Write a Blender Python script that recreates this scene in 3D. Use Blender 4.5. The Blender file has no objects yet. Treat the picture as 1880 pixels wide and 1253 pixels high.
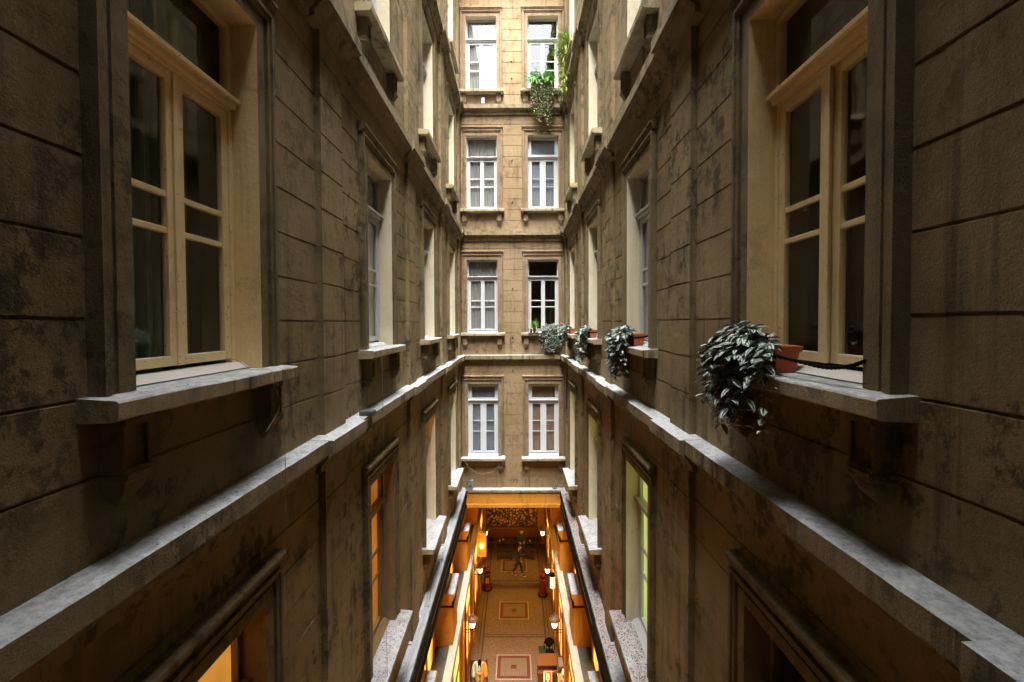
import bpy, bmesh, math, random
from mathutils import Vector, Matrix, noise
R = math.radians
S = bpy.context.scene
COL = S.collection
random.seed(7)
Z0 = 14.7                     # camera height above the passage floor
HW, D = 1.95, 15.53           # half width of the well, distance to the far wall

# ---------------------------------------------------------------- camera
cd = bpy.data.cameras.new('camera'); cam = bpy.data.objects.new('camera', cd); COL.objects.link(cam)
r_ = Vector((0.99995992, 0.00801066, -0.00399899)); u_ = Vector((0.00381925, 0.02232964, 0.99974337)); f_ = Vector((-0.0080979, 0.99971857, -0.02229815))
M = Matrix((r_, u_, -f_)).transposed().to_4x4(); M.translation = (0.0979, 0, Z0)
cam.matrix_world = M
cd.sensor_width = 36; cd.lens = 36 * 777.84 / 1880; cd.shift_y = -15.46 / 1880
cd.clip_start = .05; cd.clip_end = 300
S.camera = cam

# ---------------------------------------------------------------- sky, sun, exposure
W = bpy.data.worlds.new('World'); S.world = W; W.use_nodes = True
wn, wl = W.node_tree.nodes, W.node_tree.links
SUN_EL, SUN_AZ = 70, 180
sky = wn.new('ShaderNodeTexSky'); sky.sky_type = 'NISHITA'; sky.sun_disc = False
sky.sun_elevation = R(SUN_EL); sky.sun_rotation = R(SUN_AZ); sky.dust_density = 4; sky.air_density = 1.0
hs = wn.new('ShaderNodeHueSaturation'); hs.inputs['Saturation'].default_value = .15
wl.new(sky.outputs[0], hs.inputs['Color']); bg = wn['Background']
wl.new(hs.outputs[0], bg.inputs['Color']); bg.inputs['Strength'].default_value = .15
sd = bpy.data.lights.new('sun', 'SUN'); sd.energy = 1.5; sd.angle = R(42); sd.color = (1, .97, .91)
so = bpy.data.objects.new('sun', sd); COL.objects.link(so)
so.rotation_euler = (R(90 - SUN_EL), 0, R(0)); so.location = (0, -5, Z0 + 30)
so.rotation_euler = Vector((0, math.cos(R(SUN_EL)), -math.sin(R(SUN_EL)))).to_track_quat('-Z', 'Y').to_euler()
S.view_settings.view_transform = 'Standard'; S.view_settings.look = 'None'; S.view_settings.gamma = 1
S.view_settings.exposure = 3.72
S.cycles.max_bounces = 10; S.cycles.diffuse_bounces = 3; S.cycles.transparent_max_bounces = 12
S.cycles.sample_clamp_indirect = 6
S.cycles.caustics_reflective = False; S.cycles.caustics_refractive = False

# ---------------------------------------------------------------- materials
def new_mat(name):
    m = bpy.data.materials.new(name); m.use_nodes = True
    return m, m.node_tree.nodes, m.node_tree.links, m.node_tree.nodes['Principled BSDF']
def ramp(nt, lk, src, p0, p1, c0=(0, 0, 0, 1), c1=(1, 1, 1, 1)):
    r = nt.new('ShaderNodeValToRGB'); r.color_ramp.elements[0].position = p0; r.color_ramp.elements[1].position = p1
    r.color_ramp.elements[0].color = c0; r.color_ramp.elements[1].color = c1; lk.new(src, r.inputs[0]); return r.outputs[0]
def nz(nt, lk, vec, scale, detail=5, rough=.55, dist=0, mapping=None):
    if mapping:
        mp = nt.new('ShaderNodeMapping'); mp.inputs['Scale'].default_value = mapping; lk.new(vec, mp.inputs[0]); vec = mp.outputs[0]
    n = nt.new('ShaderNodeTexNoise'); n.inputs['Scale'].default_value = scale; n.inputs['Detail'].default_value = detail
    n.inputs['Roughness'].default_value = rough; n.inputs['Distortion'].default_value = dist; lk.new(vec, n.inputs['Vector']); return n.outputs[0]
def mixc(nt, lk, fac, a, b, mode='MIX'):
    m = nt.new('ShaderNodeMix'); m.data_type = 'RGBA'; m.blend_type = mode
    for s, v in ((0, fac), (6, a), (7, b)):
        if hasattr(v, 'links'): lk.new(v, m.inputs[s])
        elif s == 0: m.inputs[0].default_value = v
        else: m.inputs[s].default_value = (*v, 1)
    return m.outputs[2]
def mathn(nt, lk, op, a, b=0.):
    m = nt.new('ShaderNodeMath'); m.operation = op
    for s, v in ((0, a), (1, b)):
        if hasattr(v, 'links'): lk.new(v, m.inputs[s])
        else: m.inputs[s].default_value = v
    return m.outputs[0]
def stone(name, base, dark, light=None, dust=0., grain=.6, stain=.8, streak=.5, moss=.25, bump=.5, cracks=0.):
    m, nt, lk, p = new_mat(name)
    g = nt.new('ShaderNodeNewGeometry'); pos = g.outputs['Position']
    col = mixc(nt, lk, ramp(nt, lk, nz(nt, lk, pos, .8, 4, .6), .35, .68), base, light or tuple(c * 1.3 for c in base))
    # blotchy stains
    st = mathn(nt, lk, 'MULTIPLY', ramp(nt, lk, nz(nt, lk, pos, 6.5, 9, .74, .15, (1, 1, .7)), .50, .57), ramp(nt, lk, nz(nt, lk, pos, 1.3, 3, .5), .40, .60))
    col = mixc(nt, lk, mathn(nt, lk, 'MULTIPLY', st, stain), col, dark)
    # vertical streaks left by rain
    sk = mathn(nt, lk, 'MULTIPLY', ramp(nt, lk, nz(nt, lk, pos, 1, 6, .65, 0, (9, 9, .35)), .5, .66), ramp(nt, lk, nz(nt, lk, pos, .9, 2), .4, .62))
    col = mixc(nt, lk, mathn(nt, lk, 'MULTIPLY', sk, streak), col, tuple(c * .55 for c in dark))
    ms = mathn(nt, lk, 'MULTIPLY', ramp(nt, lk, nz(nt, lk, pos, 2.1, 6, .6, 0), .54, .68), moss)
    col = mixc(nt, lk, ms, col, (.045, .06, .038))
    # pale flakes and grain
    fl = ramp(nt, lk, nz(nt, lk, pos, 22, 4, .6), .62, .70)
    col = mixc(nt, lk, mathn(nt, lk, 'MULTIPLY', fl, .18), col, tuple(min(1, c * 1.7) for c in base))
    gr = nz(nt, lk, pos, 170, 3, .7)
    col = mixc(nt, lk, grain, col, ramp(nt, lk, gr, .3, .7, (.35, .35, .35, 1), (1, 1, 1, 1)), 'MULTIPLY')
    if dust:
        sx = nt.new('ShaderNodeSeparateXYZ'); lk.new(g.outputs['Normal'], sx.inputs[0])
        up = ramp(nt, lk, sx.outputs[2], .55, .85)
        sp = ramp(nt, lk, nz(nt, lk, pos, 22, 8, .75), .36, .58)
        sp2 = ramp(nt, lk, nz(nt, lk, pos, 45, 4, .7), .60, .68)
        dc = mixc(nt, lk, sp, (.27, .275, .275), (.48, .50, .52)); dc = mixc(nt, lk, mathn(nt, lk, 'MULTIPLY', ramp(nt, lk, nz(nt, lk, pos, 2.6, 7, .7), .50, .60), .35), dc, (.15, .165, .15))  # dark patches: stains and dirt, plus shade under the sills put into colour
        dc = mixc(nt, lk, mathn(nt, lk, 'MULTIPLY', sp2, .6), dc, (.10, .085, .07))
        col = mixc(nt, lk, mathn(nt, lk, 'MULTIPLY', up, dust), col, dc)
    lk.new(col, p.inputs['Base Color']); p.inputs['Roughness'].default_value = .9; p.inputs['Specular IOR Level'].default_value = .2
    b = nt.new('ShaderNodeBump'); b.inputs['Strength'].default_value = min(1, bump * 1.6); b.inputs['Distance'].default_value = .02
    h = mathn(nt, lk, 'ADD', mathn(nt, lk, 'MULTIPLY', nz(nt, lk, pos, 85, 5, .7), .5), mathn(nt, lk, 'MULTIPLY', nz(nt, lk, pos, 9, 6, .6), 1.2))
    lk.new(h, b.inputs['Height']); lk.new(b.outputs[0], p.inputs['Normal'])
    return m
def paint(name, base, dirt=(.12, .09, .05), rough=.5, amt=.5, bump=.15, chips=0., spec=.5, dust=0.):
    m, nt, lk, p = new_mat(name); p.inputs['Specular IOR Level'].default_value = spec
    g = nt.new('ShaderNodeNewGeometry'); pos = g.outputs['Position']
    col = mixc(nt, lk, mathn(nt, lk, 'MULTIPLY', ramp(nt, lk, nz(nt, lk, pos, 6, 8, .7), .48, .72), amt), base, tuple(c * .6 + d * .4 for c, d in zip(base, dirt)))
    if chips:
        col = mixc(nt, lk, mathn(nt, lk, 'MULTIPLY', ramp(nt, lk, nz(nt, lk, pos, 30, 6, .7), .63, .66), chips), col, dirt)
    if dust:
        sx = nt.new('ShaderNodeSeparateXYZ'); lk.new(g.outputs['Normal'], sx.inputs[0])
        col = mixc(nt, lk, mathn(nt, lk, 'MULTIPLY', ramp(nt, lk, sx.outputs[2], .35, .7), dust), col, (.50, .51, .52))
    lk.new(col, p.inputs['Base Color']); p.inputs['Roughness'].default_value = rough
    b = nt.new('ShaderNodeBump'); b.inputs['Strength'].default_value = bump; b.inputs['Distance'].default_value = .004
    lk.new(nz(nt, lk, pos, 40, 5, .6), b.inputs['Height']); lk.new(b.outputs[0], p.inputs['Normal'])
    return m
def emit(name, col, s, base=(.8, .8, .8), var=0.):
    m, nt, lk, p = new_mat(name); p.inputs['Base Color'].default_value = (*base, 1)
    p.inputs['Emission Color'].default_value = (*col, 1); p.inputs['Emission Strength'].default_value = s
    if var:
        g = nt.new('ShaderNodeNewGeometry')
        f = ramp(nt, lk, nz(nt, lk, g.outputs['Position'], 2.5, 3, .6), .3, .7, (1 - var,) * 3 + (1,), (1, 1, 1, 1))
        lk.new(mixc(nt, lk, 1., col, f, 'MULTIPLY'), p.inputs['Emission Color'])
    return m
def glassm(name, tint=(.92, .94, .93), rough=.02, refl=1.0):
    m, nt, lk, p = new_mat(name); nt.remove(p); out = nt['Material Output']
    t = nt.new('ShaderNodeBsdfTransparent'); t.inputs[0].default_value = (*tint, 1)
    g = nt.new('ShaderNodeBsdfGlossy'); g.inputs['Roughness'].default_value = rough; g.inputs['Color'].default_value = (refl,) * 3 + (1,)
    ge = nt.new('ShaderNodeNewGeometry'); b = nt.new('ShaderNodeBump'); b.inputs['Strength'].default_value = .12; b.inputs['Distance'].default_value = .02
    lk.new(nz(nt, lk, ge.outputs['Position'], 1.7, 2), b.inputs['Height']); lk.new(b.outputs[0], g.inputs['Normal']); 
    vd = nt.new('ShaderNodeVectorMath'); vd.operation = 'DOT_PRODUCT'; lk.new(ge.outputs['Normal'], vd.inputs[0]); lk.new(ge.outputs['Incoming'], vd.inputs[1])
    om = mathn(nt, lk, 'SUBTRACT', 1., mathn(nt, lk, 'ABSOLUTE', vd.outputs['Value']))
    f2 = mathn(nt, lk, 'MINIMUM', mathn(nt, lk, 'ADD', .075, mathn(nt, lk, 'MULTIPLY', mathn(nt, lk, 'POWER', om, 4.5), .9)), 1.)
    mx = nt.new('ShaderNodeMixShader'); lk.new(f2, mx.inputs[0]); lk.new(t.outputs[0], mx.inputs[1]); lk.new(g.outputs[0], mx.inputs[2])
    lk.new(mx.outputs[0], out.inputs[0]); return m
MT = {}
MT['side'] = stone('side_plaster', (.25, .183, .090), (.046, .038, .019), (.37, .28, .155), stain=.74, streak=.6, moss=.25)
MT['far'] = stone('far_plaster', (.285, .198, .105), (.10, .064, .032), (.36, .262, .155), stain=.6, streak=.55, moss=.12, bump=.3)
MT['trim'] = stone('moulding_stone', (.185, .138, .068), (.034, .028, .016), (.27, .205, .108), stain=.65, streak=.8, moss=.35)
MT['fartrim'] = stone('far_moulding', (.25, .17, .098), (.085, .058, .035), (.33, .235, .15), stain=.6, streak=.6, moss=.1)
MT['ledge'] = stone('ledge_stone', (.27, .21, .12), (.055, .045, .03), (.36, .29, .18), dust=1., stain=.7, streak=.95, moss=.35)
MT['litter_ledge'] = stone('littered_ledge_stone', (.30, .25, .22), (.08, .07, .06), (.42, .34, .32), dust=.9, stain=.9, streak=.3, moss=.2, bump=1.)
MT['reveal'] = stone('cream_plaster', (.66, .58, .41), (.40, .30, .17), (.72, .66, .52), grain=.08, stain=.25, streak=.3, moss=0, bump=.2)
MT['litreveal'] = stone('lit_cream_plaster', (.90, .68, .34), (.50, .34, .15), (.92, .75, .44), grain=.15, stain=.35, streak=.4, moss=0, bump=.25)  # near reveals: brightness and warmth of the light put into the colour
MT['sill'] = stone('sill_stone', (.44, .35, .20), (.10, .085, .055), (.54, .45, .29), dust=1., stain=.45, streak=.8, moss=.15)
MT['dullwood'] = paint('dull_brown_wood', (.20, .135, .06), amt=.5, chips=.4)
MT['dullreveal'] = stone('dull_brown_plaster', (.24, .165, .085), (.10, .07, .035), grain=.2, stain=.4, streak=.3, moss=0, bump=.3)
MT['wood'] = paint('warm_lit_white_wood', (.84, .65, .35), amt=.55, chips=.8, dust=.85)  # near frames: white paint with warm bounced light put into its colour
MT['white'] = paint('white_painted_wood', (.46, .47, .48), amt=.25, chips=.2)
MT['pvc'] = paint('white_plastic', (.52, .55, .59), rough=.3, amt=.15, bump=.02)
MT['glass'] = glassm('window_glass')
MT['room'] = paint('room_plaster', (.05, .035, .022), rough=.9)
MT['green_curtain'] = paint('green_curtain', (.045, .07, .03), rough=.95, amt=.3)
MT['brown_curtain'] = paint('brown_curtain', (.20, .13, .085), rough=.95, amt=.3)
MT['net'] = paint('net_curtain', (.21, .21, .205), rough=.95, amt=.5)
MT['reflection_blind'] = paint('reflection_blind', (.15, .175, .21), rough=.9, amt=.3)  # grey sheet behind the glass, pane reflection put into its colour
MT['sage_blind'] = paint('sage_blind', (.34, .42, .28), rough=.9, amt=.3)
MT['orange_blind'] = emit('orange_lit_blind', (1, .40, .06), .07, (.5, .3, .1), .4)
MT['amber_blind'] = emit('amber_lit_blind', (1, .33, .03), .05, (.5, .25, .08), .5)
MT['lime_blind'] = emit('lime_lit_blind', (.72, .78, .24), .08, (.5, .6, .2), .35)
MT['black'] = paint('black_iron', (.007, .007, .006), rough=.85, amt=.0, spec=.08)
MT['zinc'] = stone('zinc_sheet', (.34, .35, .37), (.15, .15, .15), (.44, .45, .48), stain=.3, streak=.0, moss=.1, bump=.2)
MT['orange'] = stone('ochre_painted_plaster', (.44, .195, .024), (.20, .085, .012), (.52, .24, .035), grain=.1, stain=.4, streak=.4, moss=0, bump=.2)
MT['darkstone'] = stone('dark_ledge_stone', (.10, .11, .095), (.035, .04, .035), (.16, .165, .14), stain=.8, streak=.2, moss=.4)
MT['cream'] = stone('cream_coping', (.42, .38, .30), (.22, .18, .12), (.50, .46, .38), grain=.12, stain=.3, streak=.2, moss=0, bump=.15)
MT['brownwood'] = paint('varnished_brown_wood', (.20, .07, .018), rough=.35, amt=.6)
MT['darkwood'] = paint('dark_wood', (.05, .022, .012), rough=.4, amt=.5)
MT['terracotta'] = paint('terracotta', (.42, .10, .035), rough=.75, amt=.45, dirt=(.3, .12, .07))
MT['soil'] = paint('soil', (.03, .02, .012), rough=1)
MT['warmglow'] = emit('lantern_glow', (1, .60, .22), 1.3, (1, .9, .7))
MT['shopglow'] = emit('shop_window_glow', (1, .52, .09), .38, (.5, .35, .2), .8)
MT['red'] = paint('red_enamel', (.12, .010, .008), rough=.3, amt=.4)
MT['yellow'] = paint('yellow_paint', (.75, .45, .06), rough=.5)

# ---------------------------------------------------------------- mesh helpers
def tag(o, label=None, cat=None, group=None, kind=None):
    if label: o['label'] = label
    if cat: o['category'] = cat
    if group: o['group'] = group
    if kind: o['kind'] = kind
    return o
def thing(name, label, cat, loc=(0, 0, 0), group=None):
    o = bpy.data.objects.new(name, None); o.empty_display_size = .2; COL.objects.link(o); o.location = loc
    return tag(o, label, cat, group)
class MB:
    def __init__(s, T=None): s.v = []; s.f = []; s.m = []; s.uv = {}; s.T = T
    def add(s, vs, fs, mi=0):
        o = len(s.v); s.v += [tuple(s.T(*p)) if s.T else tuple(p) for p in vs]
        for f in fs: s.f.append([o + i for i in f]); s.m.append(mi)
        return o
    def box(s, a, b, mi=0):
        x0, y0, z0 = a; x1, y1, z1 = b
        s.add([(x0, y0, z0), (x1, y0, z0), (x1, y1, z0), (x0, y1, z0), (x0, y0, z1), (x1, y0, z1), (x1, y1, z1), (x0, y1, z1)],
              [(0, 3, 2, 1), (4, 5, 6, 7), (0, 1, 5, 4), (1, 2, 6, 5), (2, 3, 7, 6), (3, 0, 4, 7)], mi)
    def quad(s, *p, mi=0): s.add(p, [tuple(range(len(p)))], mi)
    def tube(s, pts, r, n=8, mi=0, caps=True):
        rs = r if isinstance(r, (list, tuple)) else [r] * len(pts); P = [Vector(p) for p in pts]; vs = []; fs = []
        for i, p in enumerate(P):
            d = (P[min(i + 1, len(P) - 1)] - P[max(i - 1, 0)]).normalized()
            a = d.cross(Vector((0, 0, 1)) if abs(d.z) < .9 else Vector((1, 0, 0))).normalized(); b = d.cross(a)
            for k in range(n):
                t = 2 * math.pi * k / n; vs.append(tuple(p + (a * math.cos(t) + b * math.sin(t)) * rs[i]))
        for i in range(len(P) - 1):
            for k in range(n): fs.append((i * n + k, i * n + (k + 1) % n, (i + 1) * n + (k + 1) % n, (i + 1) * n + k))
        if caps: fs += [tuple(range(n))[::-1], tuple((len(P) - 1) * n + k for k in range(n))]
        s.add(vs, fs, mi)
    def lathe(s, prof, c=(0, 0, 0), n=16, mi=0, rot=0.):
        vs = []; fs = []
        for (r, z) in prof:
            for k in range(n):
                t = 2 * math.pi * k / n + rot; vs.append((c[0] + r * math.cos(t), c[1] + r * math.sin(t), c[2] + z))
        for i in range(len(prof) - 1):
            for k in range(n): fs.append((i * n + k, i * n + (k + 1) % n, (i + 1) * n + (k + 1) % n, (i + 1) * n + k))
        fs += [tuple(range(n))[::-1], tuple((len(prof) - 1) * n + k for k in range(n))]
        s.add(vs, fs, mi)
    def extr(s, prof, t0, t1, step=None, jit=0., caps=True, mi=0, closed=False):
        """profile (n, z) swept along t; local coords (t, n, z)"""
        k = max(1, int(round((t1 - t0) / step))) if step else 1; n = len(prof); vs = []; fs = []
        for i in range(k + 1):
            t = t0 + (t1 - t0) * i / k
            for j, (a, z) in enumerate(prof):
                dn = dz = 0
                if jit and 0 < j < n - 1:
                    q = noise.noise_vector((t * 3.1, a * 7 + j, z * 1.7)); q2 = noise.noise_vector((t * 17, j * 3.3, z))
                    dn = jit * (q.x + .6 * q2.x); dz = jit * (q.y + .5 * q2.y)
                    if q2.z > .55: dn -= jit * 1.5
                vs.append((t, a + dn, z + dz))
        for i in range(k):
            for j in range(n if closed else n - 1):
                j2 = (j + 1) % n; fs.append((i * n + j, i * n + j2, (i + 1) * n + j2, (i + 1) * n + j))
        if caps: fs += [tuple(range(n)), tuple(k * n + j for j in range(n))[::-1]]
        s.add(vs, fs, mi)
    def build(s, name, mats, parent=None, origin=(0, 0, 0), smooth=False, bevel=0., loc=None, fix=False):
        me = bpy.data.meshes.new(name); ox, oy, oz = origin
        me.from_pydata([(x - ox, y - oy, z - oz) for x, y, z in s.v], [], s.f)
        for m in (mats if isinstance(mats, (list, tuple)) else [mats]): me.materials.append(MT[m] if isinstance(m, str) else m)
        for p, mi in zip(me.polygons, s.m): p.material_index = mi; p.use_smooth = smooth
        if fix or bevel:
            b = bmesh.new(); b.from_mesh(me); bmesh.ops.recalc_face_normals(b, faces=b.faces); b.to_mesh(me); b.free()
        o = bpy.data.objects.new(name, me); COL.objects.link(o)
        if parent: o.parent = parent
        if loc: o.location = loc
        if bevel:
            md = o.modifiers.new('bevel', 'BEVEL'); md.width = bevel; md.segments = 2; md.limit_method = 'ANGLE'
        return o
YBK = -.8
def leafT(side):
    """local (t, n, z) of a facade into the world"""
    return {'left': lambda t, n, z: (-HW + n, t, z + Z0), 'right': lambda t, n, z: (HW - n, t, z + Z0),
            'far': lambda t, n, z: (t, D - n, z + Z0), 'back': lambda t, n, z: (t, YBK + n, z + Z0)}[side]

# ---------------------------------------------------------------- storeys (heights relative to the camera)
# (bottom of storey = top of its lower cornice, top = bottom of next cornice slab, sill top, opening top, transom, m1, m2)
ST = [dict(lo=-6.09, hi=-1.156, sill=-4.90, top=-2.235, tr=-2.86, m1=-3.62, m2=-4.02, sp=.27),
      dict(lo=-1.156, hi=3.33, sill=-.345, top=2.317, tr=1.70, m1=.83, m2=.60, sp=.2),
      dict(lo=3.33, hi=7.86, sill=4.14, top=6.80, tr=6.06, m1=5.30, m2=5.01, sp=.22),
      dict(lo=7.86, hi=12.25, sill=8.40, top=11.05, tr=10.30, m1=9.54, m2=9.22, sp=.22),
      dict(lo=12.25, hi=14.6, sill=None)]
GR, GZ = .385, .03
SIDE_C = [2.764 + 3.561 * k for k in range(4)]
PIL_C = [1.069 + 3.561 * k for k in range(5)]
FAR_C = [-1.105, 1.125]
HALF = .555

def grooves(st):
    base = GZ + (st['lo'] + 1.156) * 1.0
    out = []; z = base - 40 * GR
    while z < st['hi'] - .55:
        if z > st['lo'] + .12: out.append(z)
        z += GR
    return out
def wall_profile(z0, z1, gs, off=0.):
    pr = [(off, z0)]
    for g in gs:
        if z0 + .02 < g < z1 - .02:
            pr += [(off, g - .011), (off - .012, g - .005), (off - .013, g + .005), (off, g + .009)]
    pr.append((off, z1)); return pr
def build_wall(side, t0, t1, centers, facade, mat):
    T = leafT(side)
    for st in ST:
        gs = grooves(st) if st['sill'] is not None else []
        mb = MB(T); cuts = sorted(centers) if st['sill'] is not None else []
        t = t0
        for c in cuts:
            mb.extr(wall_profile(st['lo'] - .01, st['hi'] - .012, gs), t, c - HALF, .16, .0035, caps=False)
            mb.extr(wall_profile(st['lo'] - .01, st['sill'], gs), c - HALF, c + HALF, .16, .0035, caps=False)
            mb.extr(wall_profile(st['top'], st['hi'] - .012, gs), c - HALF, c + HALF, .16, .0035, caps=False)
            t = c + HALF
        mb.extr(wall_profile(st['lo'] - .01, st['hi'] - .012, gs), t, t1, .16, .0035, caps=False)
        mb.build('wall', mat, facade, facade.location)
CPROF = [(0, 0), (.187, -.012), (.187, -.15), (.160, -.156), (.155, -.19), (.115, -.20), (.10, -.235), (.065, -.26), (.055, -.33), (0, -.34)]
def build_cornices(side, t0, t1, pil, facade, mat):
    T = leafT(side)
    for st in ST[1:]:
        mb = MB(T); z = st['lo']
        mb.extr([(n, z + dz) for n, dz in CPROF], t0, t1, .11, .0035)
        for c in pil:
            a, b = max(t0, c - .46), min(t1, c + (.36 if side == 'left' and c < 2 else .46))
            if b > a: mb.extr([(0, z + .003)] + [(n + .05, z + dz * 1.012 + .004) for n, dz in CPROF[1:-1]] + [(0, z - .345)], a, b, .11, .0035)
        mb.build('cornice', mat, facade, facade.location)
def build_pilasters(side, t0, t1, pil, facade, mat):
    T = leafT(side)
    for st in ST:
        gs = grooves(st) if st['sill'] is not None else []
        for c in pil:
            a, b = max(t0, c - .27), min(t1, c + .27)
            if b - a < .1: continue
            mb = MB(T); hi = st['hi'] - .3
            pf = wall_profile(st['lo'] - .02, hi, gs, .066)
            mb.extr(pf, a, b, caps=False)
            for t in (a, b):   # returns
                n = len(pf); mb.add([(t, -.02, z) for _, z in pf] + [(t, q, z) for q, z in pf], [(i, i + 1, n + i + 1, n + i) for i in range(n - 1)])
            mb.build('pilaster', mat, facade, facade.location)

# ---------------------------------------------------------------- window prototypes: local x = out of the wall, y = along it, z = 0 at the sill top
CAS = [(0, .05), (.095, .05), (.10, .028), (.122, .028), (.127, .062), (.16, .062), (.165, .08), (.195, .08), (.205, -.005)]
def window_parts(st, style, sash_open=0.):
    H = st['top'] - st['sill']; tr = st['tr'] - st['sill']; m1 = st['m1'] - st['sill']; m2 = st['m2'] - st['sill']; w = HALF; sp = st['sp']
    P = {}
    # casing, hood and reveal
    mb = MB()
    n = len(CAS); vs = []
    for d, p in CAS: vs += [(p, -w - d, 0), (p, -w - d, H + d), (p, w + d, H + d), (p, w + d, 0)]
    mb.add(vs, [(4 * i + k, 4 * i + k + 1, 4 * i + 4 + k + 1, 4 * i + 4 + k) for i in range(n - 1) for k in range(3)])
    hood = [(0, H + .335), (.085, H + .32), (.10, H + .305), (.10, H + .28), (.085, H + .27), (.075, H + .235), (.06, H + .215), (.055, H + .20), (0, H + .20)]
    hm = MB(); hm.extr(hood, -w - .22, w + .22); mb.add([(q[1], q[0], q[2]) for q in hm.v], hm.f)
    x1 = -.215
    mb.quad((.05, -w, 0), (x1, -w, 0), (x1, -w, H), (.05, -w, H), mi=1); mb.quad((.05, w, 0), (x1, w, 0), (x1, w, H), (.05, w, H), mi=1)
    mb.quad((.05, -w, H), (x1, -w, H), (x1, w, H), (.05, w, H), mi=1)
    P['casing'] = mb
    # fixed frame
    fr = MB(); a, b = -.215, -.155
    fr.box((a, -w, .02), (b, -w + .045, H)); fr.box((a, w - .045, .02), (b, w, H)); fr.box((a, -w + .045, H - .05), (b, w - .045, H))
    fr.box((a, -w + .045, tr - .07), (b + .012, w - .045, tr + .03)); 
    fr.box((b + .01, -w + .005, tr - .005), (b + .075, w - .005, tr + .03)); fr.box((b + .01, -w + .02, tr - .045), (b + .045, w - .02, tr - .005))
    fr.box((-.215, -w + .003, .0), (-.11, w - .003, .05))
    fr.add([(-.11, -w + .003, .05), (-.11, w - .003, .05), (-.045, w - .003, .008), (-.045, -w + .003, .008), (-.11, -w + .003, .0), (-.11, w - .003, .0)], [(0, 1, 2, 3), (0, 3, 4), (1, 5, 2)])
    if style == 'pvc':
        fr.box((b, -w + .045, tr + .03), (b + .02, -w + .13, H - .05)); fr.box((b, w - .13, tr + .03), (b + .02, w - .045, H - .05))
        fr.box((b, -w + .13, tr + .03), (b + .02, w - .13, tr + .10)); fr.box((b, -w + .13, H - .12), (b + .02, w - .13, H - .05))
    P['frame'] = fr
    gl = MB(); y0 = -w + .1 if style != 'pvc' else -w + .13
    gl.quad((-.187, y0 - .05, tr + .02), (-.187, -y0 + .05, tr + .02), (-.187, -y0 + .05, H - .04), (-.187, y0 - .05, H - .04))
    # two leaves
    stile = .068 if style != 'pvc' else .105; zb, zt = .078, tr - .072
    P['sash'] = []
    for sg in (-1, 1):
        hy = sg * (w - .048); ang = sash_open if sg > 0 else 0
        def TT(x, y, z, hy=hy, ang=ang, sg=sg):
            dx, dy = x + .185, y - hy; c, s_ = math.cos(ang), math.sin(ang) * sg
            return (-.185 + dx * c + dy * s_ , hy + dy * c - dx * s_, z)
        q = MB(TT); inn = .003 * sg; L, Rr = sorted((hy, inn)); xs, xe = -.205, -.16
        q.box((xs, L, zb), (xe, L + stile, zt)); q.box((xs, Rr - stile, zb), (xe, Rr, zt))
        q.box((xs, L + stile, zb), (xe, Rr - stile, zb + .065)); q.box((xs, L + stile, zt - .07), (xe, Rr - stile, zt))
        for zz in (m1, m2):
            hh = .02 if style != 'pvc' else .008
            q.box((xs + .008, L + stile, zz - hh), (xe - .006, Rr - stile, zz + hh))
        if sg < 0: q.box((xe, -.022, zb), (xe + .012, .022, zt))
        P['sash'].append(q)
        g2 = MB(TT); g2.quad((-.187, L + stile - .01, zb + .05), (-.187, Rr - stile + .01, zb + .05), (-.187, Rr - stile + .01, zt - .05), (-.187, L + stile - .01, zt - .05))
        gl.add(g2.v, g2.f)
    P['pane'] = gl
    # sill slab
    sm = MB(lambda t, n, z: (n, t, z)); ww = .815
    sm.extr([(-.21, 0), (0, .0), (sp - .012, -.012), (sp, -.02), (sp - .003, -.10), (sp - .02, -.108), (sp - .035, -.115), (-.01, -.12)], -ww, ww, .12, .0035)
    P['sill'] = sm
    # console bracket under the sill
    P['bracket'] = []
    for sg in (-1, 1):
        c = sg * .63; k = MB(); hw = .08
        k.box((-.01, c - hw, -.40), (.10, c + hw, -.125))
        k.box((.10, c - hw, -.16), (.135, c + hw, -.125)); k.box((.10, c - hw, -.40), (.125, c + hw, -.375))
        k.box((.10, c - hw, -.375), (.12, c - hw + .02, -.16)); k.box((.10, c + hw - .02, -.375), (.12, c + hw, -.16))
        lv = [(-.40, .095, .135), (-.43, .095, .135), (-.45, .085, .115), (-.50, .07, .09), (-.55, .035, .05), (-.575, .008, .015)]
        vs = []; fs = []
        for (z, yy, xx) in lv: vs += [(-.01, c - yy, z), (xx, c - yy * .8, z), (xx, c + yy * .8, z), (-.01, c + yy, z)]
        for i in range(len(lv) - 1): fs += [(4 * i + j, 4 * i + j + 1, 4 * i + 5 + j, 4 * i + 4 + j) for j in range(3)]
        fs += [(0, 1, 2, 3), (4 * len(lv) - 4, 4 * len(lv) - 3, 4 * len(lv) - 2, 4 * len(lv) - 1)]
        k.add(vs, fs); P['bracket'].append(k)
    return P
def curtain_mesh(H, kind):
    mb = MB(); w = HALF + .1; n = 120; x = -.232
    amp = {'folds': .028, 'net': .012, 'flat': .0, 'half': .022}[kind]
    ys = [-w + 2 * w * i / n for i in range(n + 1)]
    z0, z1 = -.05, H + .05
    def xx(y): return x + amp * (math.sin(y * 58 + 2 * math.sin(y * 9)) + .5 * math.sin(y * 131))
    vs = []
    for y in ys: vs += [(xx(y), y, z0), (xx(y), y, z1)]
    fs = [(2 * i, 2 * i + 2, 2 * i + 3, 2 * i + 1) for i in range(n) if not (kind == 'half' and .18 < ys[i] < .62)]
    mb.add(vs, fs); return mb
_cache = {}
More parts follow.
